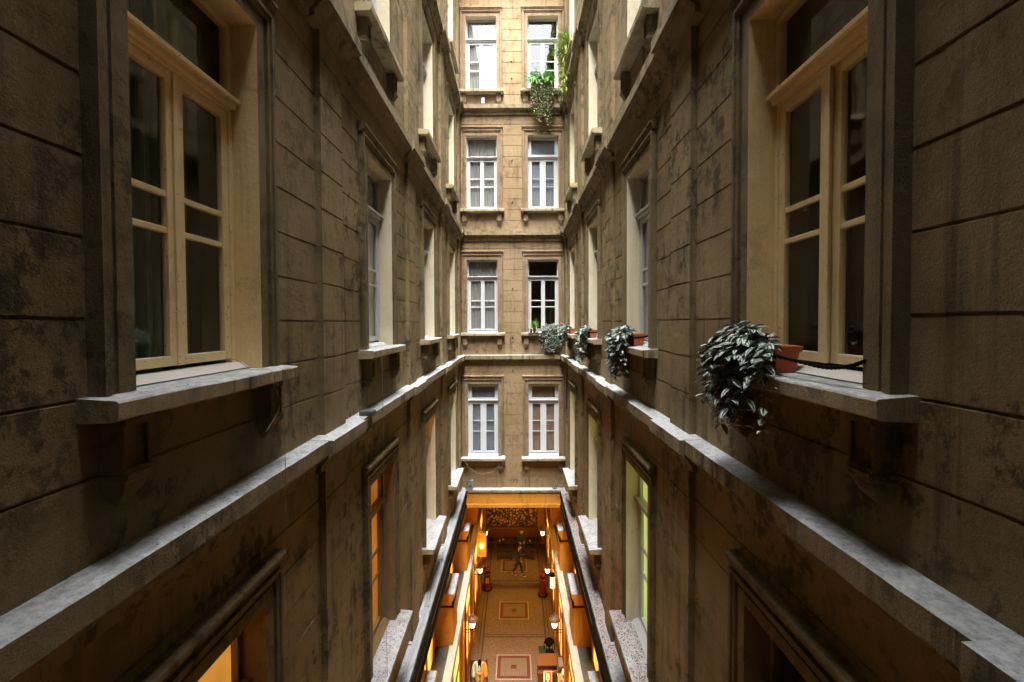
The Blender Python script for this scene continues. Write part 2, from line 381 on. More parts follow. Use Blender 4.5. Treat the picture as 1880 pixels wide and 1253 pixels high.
def put_window(side, si, c, facade, style='wood', curtain=None, cmat=None, open_=0., trimm='trim', wmat='wood', label=None, rev='reveal'):
    st = ST[si]; key = (si, style, open_)
    P = None
    loc = Vector(leafT(side)(c, 0, st['sill'])) - facade.location
    rz = {'left': 0, 'right': math.pi, 'far': -math.pi / 2}[side]
    def mk(name, mb, mats, parent, k, **kw):
        kk = (name, key, k, str(mats))
        if kk in _cache:
            src = _cache[kk]; o = src.copy(); COL.objects.link(o)
        else:
            o = mb.build(name, mats, None, **kw); _cache[kk] = o
        o.parent = parent; o.location = (0, 0, 0); o.rotation_euler = (0, 0, 0); return o
    if key not in _cache: _cache[key] = window_parts(st, style, open_)
    P = _cache[key]
    w = mk('window', P['casing'], [trimm, rev], facade, 0); w.location = loc; w.rotation_euler = (0, 0, rz)
    if label: w['label'] = label
    mk('frame', P['frame'], wmat, w, 0, bevel=.005)
    for i, s in enumerate(P['sash']): mk('sash', s, wmat, w, i, bevel=.005)
    mk('pane', P['pane'], 'glass', w, 0)
    mk('sill', P['sill'], 'sill', w, 0)
    for i, s in enumerate(P['bracket']): mk('bracket', s, trimm, w, i, bevel=.004)
    if curtain:
        mk('curtain' if 'blind' not in cmat else 'blind', curtain_mesh(st['top'] - st['sill'], curtain), cmat, w, curtain)
    return w
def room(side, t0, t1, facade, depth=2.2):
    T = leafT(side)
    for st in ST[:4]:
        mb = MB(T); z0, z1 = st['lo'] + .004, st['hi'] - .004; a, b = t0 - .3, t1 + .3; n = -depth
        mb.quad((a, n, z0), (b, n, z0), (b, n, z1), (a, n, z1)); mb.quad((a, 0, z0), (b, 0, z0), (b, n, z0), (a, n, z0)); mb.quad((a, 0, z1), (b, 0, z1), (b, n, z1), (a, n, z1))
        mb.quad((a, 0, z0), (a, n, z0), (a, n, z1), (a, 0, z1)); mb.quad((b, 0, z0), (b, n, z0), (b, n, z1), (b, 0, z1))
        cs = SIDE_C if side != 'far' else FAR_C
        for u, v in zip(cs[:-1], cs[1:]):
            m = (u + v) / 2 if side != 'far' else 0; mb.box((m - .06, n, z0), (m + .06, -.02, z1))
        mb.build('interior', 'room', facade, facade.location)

# ---------------------------------------------------------------- facades
left = thing('courtyard_facade', 'long stone facade on the left with green curtained window and metal gutter at its foot', 'facade', (-HW, 7, Z0 - 6.1))
right = thing('courtyard_facade', 'long stone facade on the right with plants on its sills and lime lit windows', 'facade', (HW, 7, Z0 - 6.1))
far = thing('courtyard_facade', 'narrow sunnier ochre facade closing the courtyard, two windows wide', 'facade', (0, D, Z0 - 6.1))
Y0, Y1 = -.8, D
for side, fc in (('left', left), ('right', right)):
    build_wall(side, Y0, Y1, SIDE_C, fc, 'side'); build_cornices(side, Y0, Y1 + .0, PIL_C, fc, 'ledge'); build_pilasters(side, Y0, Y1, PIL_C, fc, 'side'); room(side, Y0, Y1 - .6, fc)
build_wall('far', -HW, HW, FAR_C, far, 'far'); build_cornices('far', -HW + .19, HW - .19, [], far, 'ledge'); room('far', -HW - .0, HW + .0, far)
mb = MB(leafT('back'))
for st in ST: mb.extr(wall_profile(st['lo'], st['hi'] - .002, grooves(st)), -HW, HW, caps=False)
mb.extr([(0, -6.2), (0, -15)], -HW, HW, caps=False)
bk = mb.build('rear_wall', 'side'); tag(bk, 'plain stone wall closing the courtyard behind the viewer', 'wall')
cur = {('left', 1, 0): ('half', 'green_curtain'), ('left', 1, 1): ('flat', 'sage_blind'), ('right', 1, 0): (None, None), ('right', 1, 1): ('flat', 'sage_blind'),
       ('left', 0, 0): ('flat', 'orange_blind'), ('left', 0, 1): ('net', 'amber_blind'), ('left', 0, 2): ('flat', 'orange_blind'),
       ('right', 0, 1): ('flat', 'lime_blind'), ('right', 0, 2): ('flat', 'lime_blind'), ('right', 0, 3): ('flat', 'lime_blind'),
       ('far', 0, 0): ('flat', 'reflection_blind'), ('far', 0, 1): ('flat', 'brown_curtain'), ('far', 1, 0): ('net', 'net'), ('far', 2, 0): ('net', 'net'), ('far', 2, 1): ('flat', 'reflection_blind'), ('far', 3, 0): ('net', 'net'), ('far', 3, 1): (None, None)}
wl_ = {('left', 1, 0): 'warm toned window with green curtains drawn behind its left leaf', ('right', 1, 0): 'warm toned window with one leaf ajar above the terracotta planter',
       ('left', 0, 0): 'window with an orange lit blind', ('left', 0, 1): 'window with a dim amber curtain', ('right', 0, 1): 'window with a lime lit blind', ('far', 0, 0): 'white plastic window with grey sheet standing for its reflection', ('far', 0, 1): 'white plastic window with brown blind'}
for si in range(4):
    for k, c in enumerate(SIDE_C):
        for side, fc in (('left', left), ('right', right)):
            cu = cur.get((side, si, k), (('net', 'net') if (si * 3 + k) % 2 else None)) or (None, None)
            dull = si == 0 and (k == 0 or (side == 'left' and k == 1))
            put_window(side, si, c, fc, 'wood', cu[0], cu[1], .06 if (side, si, k) == ('right', 1, 0) else 0., 'trim', 'dullwood' if dull else 'wood' if si < 2 and k < 1 else 'white', wl_.get((side, si, k)), 'dullreveal' if dull else 'litreveal' if si == 1 and k == 0 else 'reveal')
    for k, c in enumerate(FAR_C):
        cu = cur.get(('far', si, k), (None, None))
        put_window('far', si, c, far, 'pvc' if si == 0 or (si, k) == (2, 1) else 'wood', cu[0], cu[1], 0., 'fartrim', 'pvc' if si == 0 else 'white', wl_.get(('far', si, k)))

# unseen slab added above the frame to darken the near end of the courtyard
mb = MB(); mb.box((-HW - .3, YBK - .2, Z0 + 14.61), (HW + .3, .5, Z0 + 14.8)); tag(mb.build('shade_slab', 'side'), 'unseen flat slab added over the near end of the courtyard to shade it', 'light blocker')

# ---------------------------------------------------------------- ledge at the foot of the courtyard walls, black flashing
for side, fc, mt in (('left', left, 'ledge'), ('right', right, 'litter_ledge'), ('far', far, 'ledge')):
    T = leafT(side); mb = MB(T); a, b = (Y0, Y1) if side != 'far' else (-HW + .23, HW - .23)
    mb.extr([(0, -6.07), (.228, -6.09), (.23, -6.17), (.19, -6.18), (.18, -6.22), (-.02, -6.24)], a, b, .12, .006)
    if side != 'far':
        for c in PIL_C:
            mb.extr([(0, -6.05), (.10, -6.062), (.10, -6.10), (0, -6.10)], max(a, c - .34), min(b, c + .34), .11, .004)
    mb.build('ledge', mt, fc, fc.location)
T = leafT('left'); gu = thing('rain_gutter', 'grey metal gutter lying along the foot of the left wall', 'gutter', (-HW + .15, 7, Z0 - 6.09))
mb = MB(T)
for i in range(5):
    a, b = Y0 + .1 + i * 3.2, min(Y0 + .1 + i * 3.2 + 3.19, Y1 - .2)
    o = .004 * (i % 2)
    mb.extr([(.075, -6.09), (.075, -6.045 + o), (.14, -6.042 + o), (.143, -6.058), (.150, -6.058), (.153, -6.042 + o), (.226, -6.050 + o), (.232, -6.09)], a, b, .3, .002)
mb.build('channel', 'zinc', gu, gu.location)
for side, lab in (('left', 'black iron flashing strip under the guttered ledge'), ('right', 'black iron flashing strip under the littered ledge')):
    mb = MB(leafT(side)); t = Y0; i = 0
    while t < Y1 - .3:
        b = min(t + 2.37, Y1 - .25); o = .014 * (i % 2)
        mb.extr([(.215, -6.19), (.236 + o, -6.185), (.236 + o, -6.13), (.262 + o, -6.12), (.262 + o, -6.30), (.235, -6.31), (.235, -6.62), (.262, -6.63), (.262, -6.66), (.215, -6.66)], t, b, None, 0, True, 0, True); t = b; i += 1
    mb.extr([(.2355, -6.40), (.244, -6.40), (.244, -6.43), (.2355, -6.43)], Y0, Y1 - .3, 2.4, 0, True, 1)
    fl = mb.build('flashing', ['black', 'zinc']); tag(fl, lab, 'flashing', 'flashing strips under the ledges')

# ---------------------------------------------------------------- arcade and passage below
ZF, ZS = -14.7, -14.5          # floor, raised floor beyond the step
YS = 23.35; YB = 27.6
PX = 2.02
def arcade(side, label):
    sg = -1 if side == 'left' else 1
    T = lambda t, n, z: (sg * (HW - n), t, z + Z0)
    root = thing('arcade', label, 'arcade', (sg * 1.95, 12, Z0 + ZF))
    def fin(mb, name, mat, **k): return mb.build(name, mat, root, root.location, **k)
    mb = MB(T)      # upper zone wall with recessed panels, -9.05 .. -6.2
    mb.extr([(-.22, -9.05), (-.22, -6.26)], Y0, YB, caps=False)
    mb.extr([(-.22, -6.24), (.20, -6.26), (.20, -6.42), (.12, -6.46), (.12, -6.62), (-.22, -6.66)], Y0, Y1 + .0, None)
    fin(mb, 'wall', 'orange')
    for k in range(-1, 6):
        c = PIL_C[0] + .30 + 3.561 * k
        if c < 0: continue
        pb = MB(T); a, b = c - .5, c + .5
        pb.box((a + .06, -.22, -9.03), (b - .06, .27, -7.78)); pb.box((a + .2, -.22, -7.5), (b - .2, .10, -6.3))
        p = fin(pb, 'pilaster', 'orange', bevel=.01)
        cb = MB(T); cb.extr([(-.22, -7.5), (.33, -7.52), (.335, -7.60), (.29, -7.62), (.28, -7.70), (.25, -7.72), (.25, -7.80), (-.22, -7.80)], a, b, .15, .003)
        cap = fin(cb, 'capital', 'orange'); cap['label'] = 'capital with weathered grey top'
        tb = MB(T); tb.extr([(-.2, -7.492), (.32, -7.508), (.325, -7.525), (-.2, -7.52)], a + .005, b - .005, .15, .003); fin(tb, 'coping', 'ledge')
        ib = MB(T); ib.box((a + .03, -.2, -7.90), (b - .03, .295, -7.87)); ib.box((a + .02, .24, -7.90), (a + .05, .30, -7.70)); fin(ib, 'iron_strap', 'black')
        # panel mouldings between pilasters
        if k < 5:
            wb = MB(T); u, v = b + .35, b + 2.2
            for (e0, e1, z0, z1) in ((u, u + .09, -9., -6.8), (v - .09, v, -9., -6.8), (u + .09, v - .09, -6.9, -6.8), (u + .09, v - .09, -7.7, -7.62), ((u + v) / 2 - .04, (u + v) / 2 + .04, -9., -7.7)):
                wb.box((e0, -.22, z0), (e1, -.16, z1))
            f = fin(wb, 'window_frame', 'brownwood'); gb = MB(T); gb.box((u + .09, -.215, -9.), (v - .09, -.20, -6.9)); fin(gb, 'window_pane', 'shopdim')
    mb = MB(T); mb.extr([(-.22, -9.02), (.17, -9.04), (.175, -9.2), (-.22, -9.2)], Y0, YB, .4, .008); fin(mb, 'stone_ledge', 'darkstone')
    mb = MB(T); mb.extr([(.178, -9.2), (.178, -8.98), (.385, -8.985), (.39, -9.22), (.36, -9.24), (.35, -9.34), (.29, -9.36), (.27, -9.45), (-.1, -9.47), (-.1, -9.2)], Y0, YB, .5, .0025, True); fin(mb, 'coping_beam', 'cream')
    # ground storey wall
    mb = MB(T); mb.extr([(HW - PX, ZF - .02), (HW - PX, -9.3)], Y0, YB, caps=False); fin(mb, 'wall', 'orange')
    for k in range(0, 7):
        c = PIL_C[0] + .30 + 3.561 * k
        if c > YB - .2: continue
        zf = ZF if c < YS else ZS
        pb = MB(T); n0 = HW - PX
        pb.box((c - .22, n0, zf), (c + .22, n0 + .14, -9.4)); pb.box((c - .27, n0, zf), (c + .27, n0 + .19, zf + .5)); pb.box((c - .27, n0, -10.0), (c + .27, n0 + .19, -9.8))
        fin(pb, 'pilaster', 'orange', bevel=.012)
        # shop front between pilasters
        u, v = c + .4, c + 3.16
        if v > YB: continue
        zf = ZF if c + 1.8 < YS else ZS
        fb = MB(T)
        for (e0, e1, z0, z1) in ((u, u + .12, zf, -10.4), (v - .12, v, zf, -10.4), (u, v, -10.52, -10.4), (u + .12, v - .12, -12.3, -12.2), (u + 1.0, u + 1.09, zf, -10.5), (u + 1.09, v - .12, zf, zf + .55), (u + 1.9, u + 1.97, zf + .55, -12.3)):
            fb.box((e0, n0 + .0, z0), (e1, n0 + .07, z1))
        fin(fb, 'shop_front', 'brownwood', bevel=.01)
        gb = MB(T); gb.box((u + 1.09, n0 - .0, zf + .55), (v - .12, n0 + .02, -10.5)); o = fin(gb, 'shop_window', 'shopglow')
        gb = MB(T); gb.box((u + .12, n0 - .0, zf), (u + 1.0, n0 + .03, -10.5)); fin(gb, 'shop_door', 'darkwood')
    mb = MB(T); n0 = HW - PX
    for c0 in [PIL_C[0] + .3 + 3.561 * k for k in range(3, 7)]:
        if c0 + .3 < YB: mb.box((c0 + .285, n0, -12.9), (c0 + .315, n0 + .035, -9.6))
    fin(mb, 'light_strip', 'stripglow')
    return root
MT['shopdim'] = emit('mezzanine_glow', (1, .42, .05), .28, (.3, .18, .08), .8)  # pane glow strengthened to light the pilasters opposite
MT['stripglow'] = emit('light_strip_glow', (1, .72, .25), 1.0)
arcade('left', 'ochre arcade wall below the guttered left facade'); arcade('right', 'ochre arcade wall below the plant hung right facade')

# far beam (fascia) and ceiling of the passage under the far building
mb = MB(lambda t, n, z: (t, D - n, z + Z0))
mb.box((-HW + .0, -.3, -6.66), (HW, .19, -6.29)); mb.box((-HW, .05, -6.31), (HW, .20, -6.242))
fb = mb.build('lintel_beam', 'orange', bevel=.01); tag(fb, 'wide ochre beam spanning the passage mouth under the far facade', 'beam')
mb = MB(); mb.box((-2.4, D - .25, Z0 - 6.72), (2.4, YB + .2, Z0 - 6.60)); ce = mb.build('passage_ceiling', 'orange'); tag(ce, kind='structure')
# floor
def terrazzo():
    m, nt, lk, p = new_mat('terrazzo'); g = nt.new('ShaderNodeNewGeometry'); pos = g.outputs['Position']
    v = nt.new('ShaderNodeTexVoronoi'); v.inputs['Scale'].default_value = 26; lk.new(pos, v.inputs['Vector'])
    c = mixc(nt, lk, ramp(nt, lk, nz(nt, lk, pos, 12, 6, .75), .35, .65), (.09, .06, .035), (.30, .215, .15))
    c = mixc(nt, lk, .35, c, v.outputs['Color'], 'SOFT_LIGHT'); c = mixc(nt, lk, mathn(nt, lk, 'MULTIPLY', ramp(nt, lk, nz(nt, lk, pos, 1.5, 4), .4, .7), .5), c, (.16, .10, .06))
    lk.new(c, p.inputs['Base Color']); p.inputs['Roughness'].default_value = .45; return m
MT['terrazzo'] = terrazzo()
MT['band'] = paint('dark_floor_band', (.075, .05, .035), rough=.5, amt=.6)
MT['tile_white'] = paint('white_mosaic', (.48, .44, .38), rough=.4); MT['tile_red'] = paint('red_mosaic', (.15, .036, .022), rough=.4, amt=.6); MT['tile_grey'] = paint('grey_mosaic', (.22, .17, .12), rough=.4, amt=.7)
mb = MB(); mb.box((-2.3, Y0 - .1, Z0 + ZF - .3), (2.3, YS, Z0 + ZF)); mb.box((-2.3, YS, Z0 + ZF - .3), (2.3, YB + .1, Z0 + ZS))
fl = mb.build('passage_floor', 'terrazzo'); tag(fl, kind='structure')
mb = MB(); e = .004
for sx in (-1, 1):
    for a, b in ((1.42, 1.50), (1.60, 1.64)):
        x0, x1 = sorted((sx * a, sx * b)); mb.box((x0, Y0, Z0 + ZF), (x1, YS, Z0 + ZF + e)); mb.box((x0, YS + .1, Z0 + ZS), (x1, YB - .2, Z0 + ZS + e))
for y in (12.2, 15.9, 19.5, 23.15): mb.box((-1.42, y, Z0 + ZF), (1.42, y + .07, Z0 + ZF + e)); mb.box((-1.42, y + .16, Z0 + ZF), (1.42, y + .2, Z0 + ZF + e))
mb.box((-1.42, YS + .12, Z0 + ZS), (1.42, YS + .22, Z0 + ZS + e))
tag(mb.build('floor_bands', 'band'), kind='structure')
mw, mr, mg = MB(), MB(), MB()
for (cy, z) in ((13.9, ZF), (17.8, ZF), (21.37, ZF), (25.05, ZS)):
    cx = -.03; hx, hy = .755, .665; z = Z0 + z + e; k = 22
    for i in range(k):     # dashed white edge
        t = -1 + 2 * i / k; d = 2 / k * .72
        mw.box((cx + t * hx, cy - hy, z), (cx + (t + d) * hx, cy - hy + .05, z + e)); mw.box((cx + t * hx, cy + hy - .05, z), (cx + (t + d) * hx, cy + hy, z + e))
        mw.box((cx - hx, cy + t * hy, z), (cx - hx + .05, cy + (t + d) * hy, z + e)); mw.box((cx + hx - .05, cy + t * hy, z), (cx + hx, cy + (t + d) * hy, z + e))
    a, b = hx - .07, hy - .07; q = .12
    mr.box((cx - a, cy - b, z), (cx + a, cy - b + q, z + e)); mr.box((cx - a, cy + b - q, z), (cx + a, cy + b, z + e)); mr.box((cx - a, cy - b + q, z), (cx - a + q, cy + b - q, z + e)); mr.box((cx + a - q, cy - b + q, z), (cx + a, cy + b - q, z + e))
    mr.box((cx - .12, cy - .1, z + e), (cx + .12, cy + .1, z + 2 * e))
    n = 7
    for i in range(n):
        for j in range(n):
            x = cx - (a - q) + 2 * (a - q) * i / n; y = cy - (b - q) + 2 * (b - q) * j / n
            mg.box((x + .006, y + .006, z), (x + 2 * (a - q) / n - .006, y + 2 * (b - q) / n - .006, z + e))
tag(mw.build('floor_mosaic_edge', 'tile_white'), kind='structure'); tag(mr.build('floor_mosaic_band', 'tile_red'), kind='structure'); tag(mg.build('floor_mosaic_field', 'tile_grey'), kind='structure')
# end wall
ew = thing('end_wall', 'ochre end wall of the passage around the dark mural', 'wall', (0, YB, Z0 + ZS))
mb = MB(); mb.box((-2.4, YB, Z0 + ZS - .1), (2.4, YB + .15, Z0 - 6.5)); mb.build('wall', 'orange', ew, ew.location)
for x0, x1 in ((-2.0, -1.87), (1.5, 1.95)):
    mb = MB(); mb.box((x0, YB - .12, Z0 + ZS), (x1, YB, Z0 - 6.6)); mb.box((x0 - .03, YB - .15, Z0 + ZS), (x1 + .03, YB, Z0 + ZS + .3)); mb.build('pilaster', 'orange', ew, ew.location, bevel=.01)
exec_after = []

# ---------------------------------------------------------------- mural
def mural_mat():
    m, nt, lk, p = new_mat('floral_mural'); g = nt.new('ShaderNodeNewGeometry'); pos = g.outputs['Position']
    v = nt.new('ShaderNodeTexVoronoi'); v.inputs['Scale'].default_value = 5.5; lk.new(pos, v.inputs['Vector'])
    v2 = nt.new('ShaderNodeTexVoronoi'); v2.inputs['Scale'].default_value = 12; lk.new(pos, v2.inputs['Vector'])
    n = nz(nt, lk, pos, 9, 5, .7, 1.5)
    a = ramp(nt, lk, mathn(nt, lk, 'ADD', v.outputs['Distance'], mathn(nt, lk, 'MULTIPLY', n, .5)), .50, .72, (1, 1, 1, 1), (0, 0, 0, 1))
    b = ramp(nt, lk, mathn(nt, lk, 'ADD', v2.outputs['Distance'], mathn(nt, lk, 'MULTIPLY', n, .4)), .44, .62, (1, 1, 1, 1), (0, 0, 0, 1))
    sx = nt.new('ShaderNodeSeparateColor'); lk.new(v.outputs['Color'], sx.inputs[0])
    c1 = mixc(nt, lk, sx.outputs[0], (.60, .13, .02), (.75, .42, .12)); c = mixc(nt, lk, a, (.012, .012, .010), c1)
    c = mixc(nt, lk, mathn(nt, lk, 'MULTIPLY', b, .8), c, mixc(nt, lk, sx.outputs[1], (.55, .40, .10), (.06, .10, .03)))
    lk.new(c, p.inputs['Base Color']); p.inputs['Roughness'].default_value = .6; return m
MT['mural'] = mural_mat()
mu = thing('mural_panel', 'dark panel painted with orange and yellow flowers on the end wall', 'mural', (-.18, YB - .06, Z0 - 13.35))
mb = MB(); mb.box((-1.82, YB - .05, Z0 - 13.33), (1.45, YB - .002, Z0 - 10.2)); mb.build('panel', 'mural', mu, mu.location)
mb = MB()
for a, b in (((-1.87, -13.38), (1.5, -13.33)), ((-1.87, -13.33), (-1.82, -10.2)), ((1.45, -13.33), (1.5, -10.2)), ((-1.87, -10.2), (1.5, -10.15))):
    mb.box((a[0], YB - .08, Z0 + a[1]), (b[0], YB - .002, Z0 + b[1]))
mb.build('frame', 'darkwood', mu, mu.location)

# ---------------------------------------------------------------- lamps
def point(loc, e, col=(1, .50, .11), r=.06):
    l = bpy.data.lights.new('lamp_light', 'POINT'); l.energy = e; l.color = col; l.shadow_soft_size = r
    o = bpy.data.objects.new('lamp_light', l); COL.objects.link(o); o.location = loc; return o
def lantern_parts(root):
    b = MB()   # wall bracket: arm, scroll and back plate; wall side is +x from the lamp
    b.box((.40, -.05, -.42), (.43, .05, .10)); b.tube([(.41, 0, -.30), (.2, 0, -.30), (0, 0, -.30)], .014)
    sc = [(.38 - .30 * math.cos(t * .9), 0, -.30 - .12 * math.sin(t * 1.6)) for t in [i * .2 for i in range(11)]]
    b.tube(sc, .010); b.tube([(0, 0, -.32), (0, 0, -.22)], .02); b.lathe([(.03, -.25), (.075, -.225), (.08, -.2)], n=6)
    b.build('bracket', 'black', root, bevel=0)
    g = MB(); g.lathe([(.075, -.20), (.135, .06)], n=6); g.build('glass', 'warmglow', root)
    c = MB()
    for k in range(6):
        t = k * math.pi / 3; c.tube([(.078 * math.cos(t), .078 * math.sin(t), -.20), (.138 * math.cos(t), .138 * math.sin(t), .06)], .008, 5)
    c.lathe([(.19, .05), (.205, .07), (.20, .11), (.17, .17), (.11, .21), (.06, .23), (.045, .26), (.055, .28), (.02, .31), (.025, .335), (.006, .37)], n=12)
    for k in range(6):
        t = k * math.pi / 3; c.tube([(.165 * math.cos(t), .165 * math.sin(t), .07), (.185 * math.cos(t), .185 * math.sin(t), .12)], [.014, .004], 5)
    c.build('hood', 'copper', root)
MT['copper'] = paint('dull_copper', (.14, .07, .04), rough=.5, amt=.5)
LY = [15.85, 19.38, 22.85, 12.3, 8.75]  # last two pairs are unseen, added with their lights to brighten the arcade
proto = None
words = ['first, lowest in view,', 'second', 'farthest', 'added unseen fourth', 'added unseen fifth']
for sg, sn in ((-1, 'left'), (1, 'right')):
    for i, y in enumerate(LY):
        root = thing('wall_lantern', f'{words[i]} lit six sided lantern along the {sn} arcade wall', 'lantern', (sg * 1.56 - .02, y, Z0 - 11.35), 'lit wall lanterns along the passage')
        root.rotation_euler = (0, 0, 0 if sg > 0 else math.pi)
        if proto is None: lantern_parts(root); proto = root
        else:
            for ch in list(proto.children):
                c = ch.copy(); COL.objects.link(c); c.parent = root
        point((sg * 1.56 - .02, y, Z0 - 11.42), 12.5, r=.12)
# lit framed display case on the left, hanging lantern on the right
dc = thing('display_case', 'tall yellow framed lit display case hanging on the left wall', 'display case', (-1.75, 22.1, Z0 - 12.35))
cx, cy, cz = -1.72, 22.1, Z0 - 11.65; w2, h2 = .24, .62
mb = MB()
for a, b in (((-w2, -h2), (-w2 + .05, h2)), ((w2 - .05, -h2), (w2, h2)), ((-w2 + .05, -h2), (w2 - .05, -h2 + .06)), ((-w2 + .05, h2 - .06), (w2 - .05, h2))):
    mb.box((cx + a[0], cy - .12, cz + a[1]), (cx + b[0], cy + .10, cz + b[1]))
mb.build('frame', 'yellow', dc, dc.location, bevel=.006)
mb = MB(); mb.box((cx - w2 + .05, cy + .04, cz - h2 + .06), (cx + w2 - .05, cy + .08, cz + h2 - .06)); mb.build('back_panel', 'yellow', dc, dc.location)
mb = MB(); mb.lathe([(.02, -.1), (.07, -.05), (.075, .05), (.03, .1)], (cx, cy - .02, cz - .12), 12); mb.build('bulb', 'warmglow', dc, dc.location)
hl = thing('hanging_lantern', 'white cylinder lantern with black dome hanging by the right wall', 'lantern', (1.85, 20.2, Z0 - 12.45))
mb = MB(); c0 = (1.85, 20.2, Z0 - 12.43); mb.lathe([(.105, -.34), (.12, -.32), (.12, .22), (.105, .25)], c0, 16); mb.build('shade', 'lampshade', hl, hl.location) if 'lampshade' in MT else None
MT['lampshade'] = emit('paper_shade_glow', (1, .66, .25), .3)
mb.build('shade', 'lampshade', hl, hl.location)
mb = MB()
for z in (-.34, -.15, .04, .23): mb.tube([(c0[0] + .124 * math.cos(k * .3927), c0[1] + .124 * math.sin(k * .3927), c0[2] + z) for k in range(17)], .011, 5)
for k in range(6): mb.tube([(c0[0] + .124 * math.cos(k * 1.047), c0[1] + .124 * math.sin(k * 1.047), c0[2] - .34), (c0[0] + .124 * math.cos(k * 1.047), c0[1] + .124 * math.sin(k * 1.047), c0[2] + .25)], .010, 5)
mb.build('cage', 'copper', hl, hl.location)
mb = MB(); mb.lathe([(.15, .25), (.15, .28), (.11, .34), (.05, .38), (.02, .42)], c0, 16); mb.tube([(c0[0], c0[1], c0[2] + .4), (c0[0], c0[1], c0[2] + .6), (PX, c0[1], c0[2] + .62)], .012); mb.build('dome', 'black', hl, hl.location)

# ---------------------------------------------------------------- red pillars either side of the step
def pillar(x, y, z, label, emblem):
    r = thing('red_pillar', label, 'pillar', (x, y, z), 'red round pillars at the step')
    mb = MB(); c = (x, y, z); mb.lathe([(.22, 0), (.23, .05), (.20, .12), (.185, .2), (.18, .80), (.20, .83), (.21, .88), (.17, .93)], c, 20); mb.build('body', 'red', r, r.location, smooth=False)
    mb = MB(); mb.lathe([(.06, .93), (.07, .97), (.15, 1.02), (.185, 1.12), (.165, 1.22), (.09, 1.29), (.02, 1.31)], c, 18); mb.build('globe', 'red', r, r.location, smooth=True)
    mb = MB(); mb.lathe([(.25, -.0), (.26, .06), (.24, .07)], c, 20); mb.build('base', 'black', r, r.location)
    if emblem:
        mb = MB(); 
        for a, b in (((-.09, .45), (.09, .48)), ((-.09, .67), (.09, .70)), ((-.09, .48), (-.06, .67)), ((.06, .48), (.09, .67)), ((-.03, .52), (0, .63)), ((.0, .56), (.04, .59))):
            mb.box((x + a[0], y - .20, z + a[1]), (x + b[0], y - .165, z + b[1]))
        mb.build('emblem', 'yellow', r, r.location)
pillar(-1.50, 23.1, Z0 + ZF, 'red round pillar with a yellow emblem at the left end of the step', True)
pillar(1.52, 22.6, Z0 + ZF, 'dark red round pillar at the right end of the step', False)

# ---------------------------------------------------------------- bench, tables
bn = thing('bench', 'long brown slatted bench against the wall below the mural', 'bench', (-.1, 27.1, Z0 + ZS))
x0, x1 = -1.75, 1.7; zs = Z0 + ZS
mb = MB(); mb.box((x0, YB - .16, zs + .98), (x1, YB - .08, zs + 1.12)); mb.build('top_rail', 'brownwood', bn, bn.location, bevel=.01)
mb = MB(); n = 44
for i in range(n): a = x0 + (x1 - x0) * i / n; mb.box((a + .008, YB - .15, zs + .5), (a + (x1 - x0) / n - .014, YB - .12, zs + .98))
mb.build('backrest', 'brownwood', bn, bn.location)
mb = MB(); mb.box((x0, YB - .62, zs + .42), (x1, YB - .15, zs + .48)); mb.build('seat', 'darkwood', bn, bn.location, bevel=.01)
for i in range(4):
    a = x0 + .1 + i * (x1 - x0 - .2) / 3; mb = MB(); mb.box((a - .04, YB - .6, zs), (a + .04, YB - .5, zs + .42)); mb.box((a - .04, YB - .25, zs), (a + .04, YB - .17, zs + .42)); mb.build('leg', 'darkwood', bn, bn.location)
def table(xa, xb, y, label, h=.72, cups=()):
    t = thing('cafe_table', label, 'table', ((xa + xb) / 2, y, zs), 'dark low tables before the bench')
    mb = MB(); mb.box((xa, y - .28, zs + h - .04), (xb, y + .28, zs + h)); mb.build('tabletop', 'darkwood', t, t.location, bevel=.008)
    for lx in (xa + .06, xb - .06):
        for ly in (y - .22, y + .22): mb = MB(); mb.box((lx - .025, ly - .025, zs), (lx + .025, ly + .025, zs + h - .04)); mb.build('leg', 'darkwood', t, t.location)
    for (cx_, cy_, lab) in cups:
        mb = MB(); mb.lathe([(.025, 0), (.04, .02), (.045, .09), (.04, .092)], (cx_, cy_, zs + h), 12); o = mb.build('cup', 'white'); tag(o, lab, 'cup')
table(-1.25, -.05, 26.55, 'dark cafe table left of the standing person', cups=((-.95, 26.45, 'white cup nearer the left end of the dark table'), (-.72, 26.6, 'white cup nearer the middle of the left dark table')))
table(.55, 1.45, 26.55, 'dark cafe table right of the standing person', cups=((.95, 26.45, 'white cup on the right dark table'),))
for xa, xb, lab in ((-1.1, -.15, 'low dark stool bench left of the walking person'), (.35, 1.2, 'low dark stool bench right of the walking person')):
    t = thing('stool_bench', lab, 'bench', ((xa + xb) / 2, 25.75, zs), 'low dark stools before the tables')
    mb = MB(); mb.box((xa, 25.58, zs + .36), (xb, 25.92, zs + .44)); mb.build('seat', 'purple', t, t.location, bevel=.01) if 'purple' in MT else None
    MT.setdefault('purple', paint('dark_purple_leather', (.035, .02, .045), rough=.5))
    if not t.children: mb.build('seat', 'purple', t, t.location, bevel=.01)
    for lx in (xa + .05, xb - .05): mb = MB(); mb.box((lx - .03, 25.6, zs), (lx + .03, 25.9, zs + .36)); mb.build('leg', 'darkwood', t, t.location)

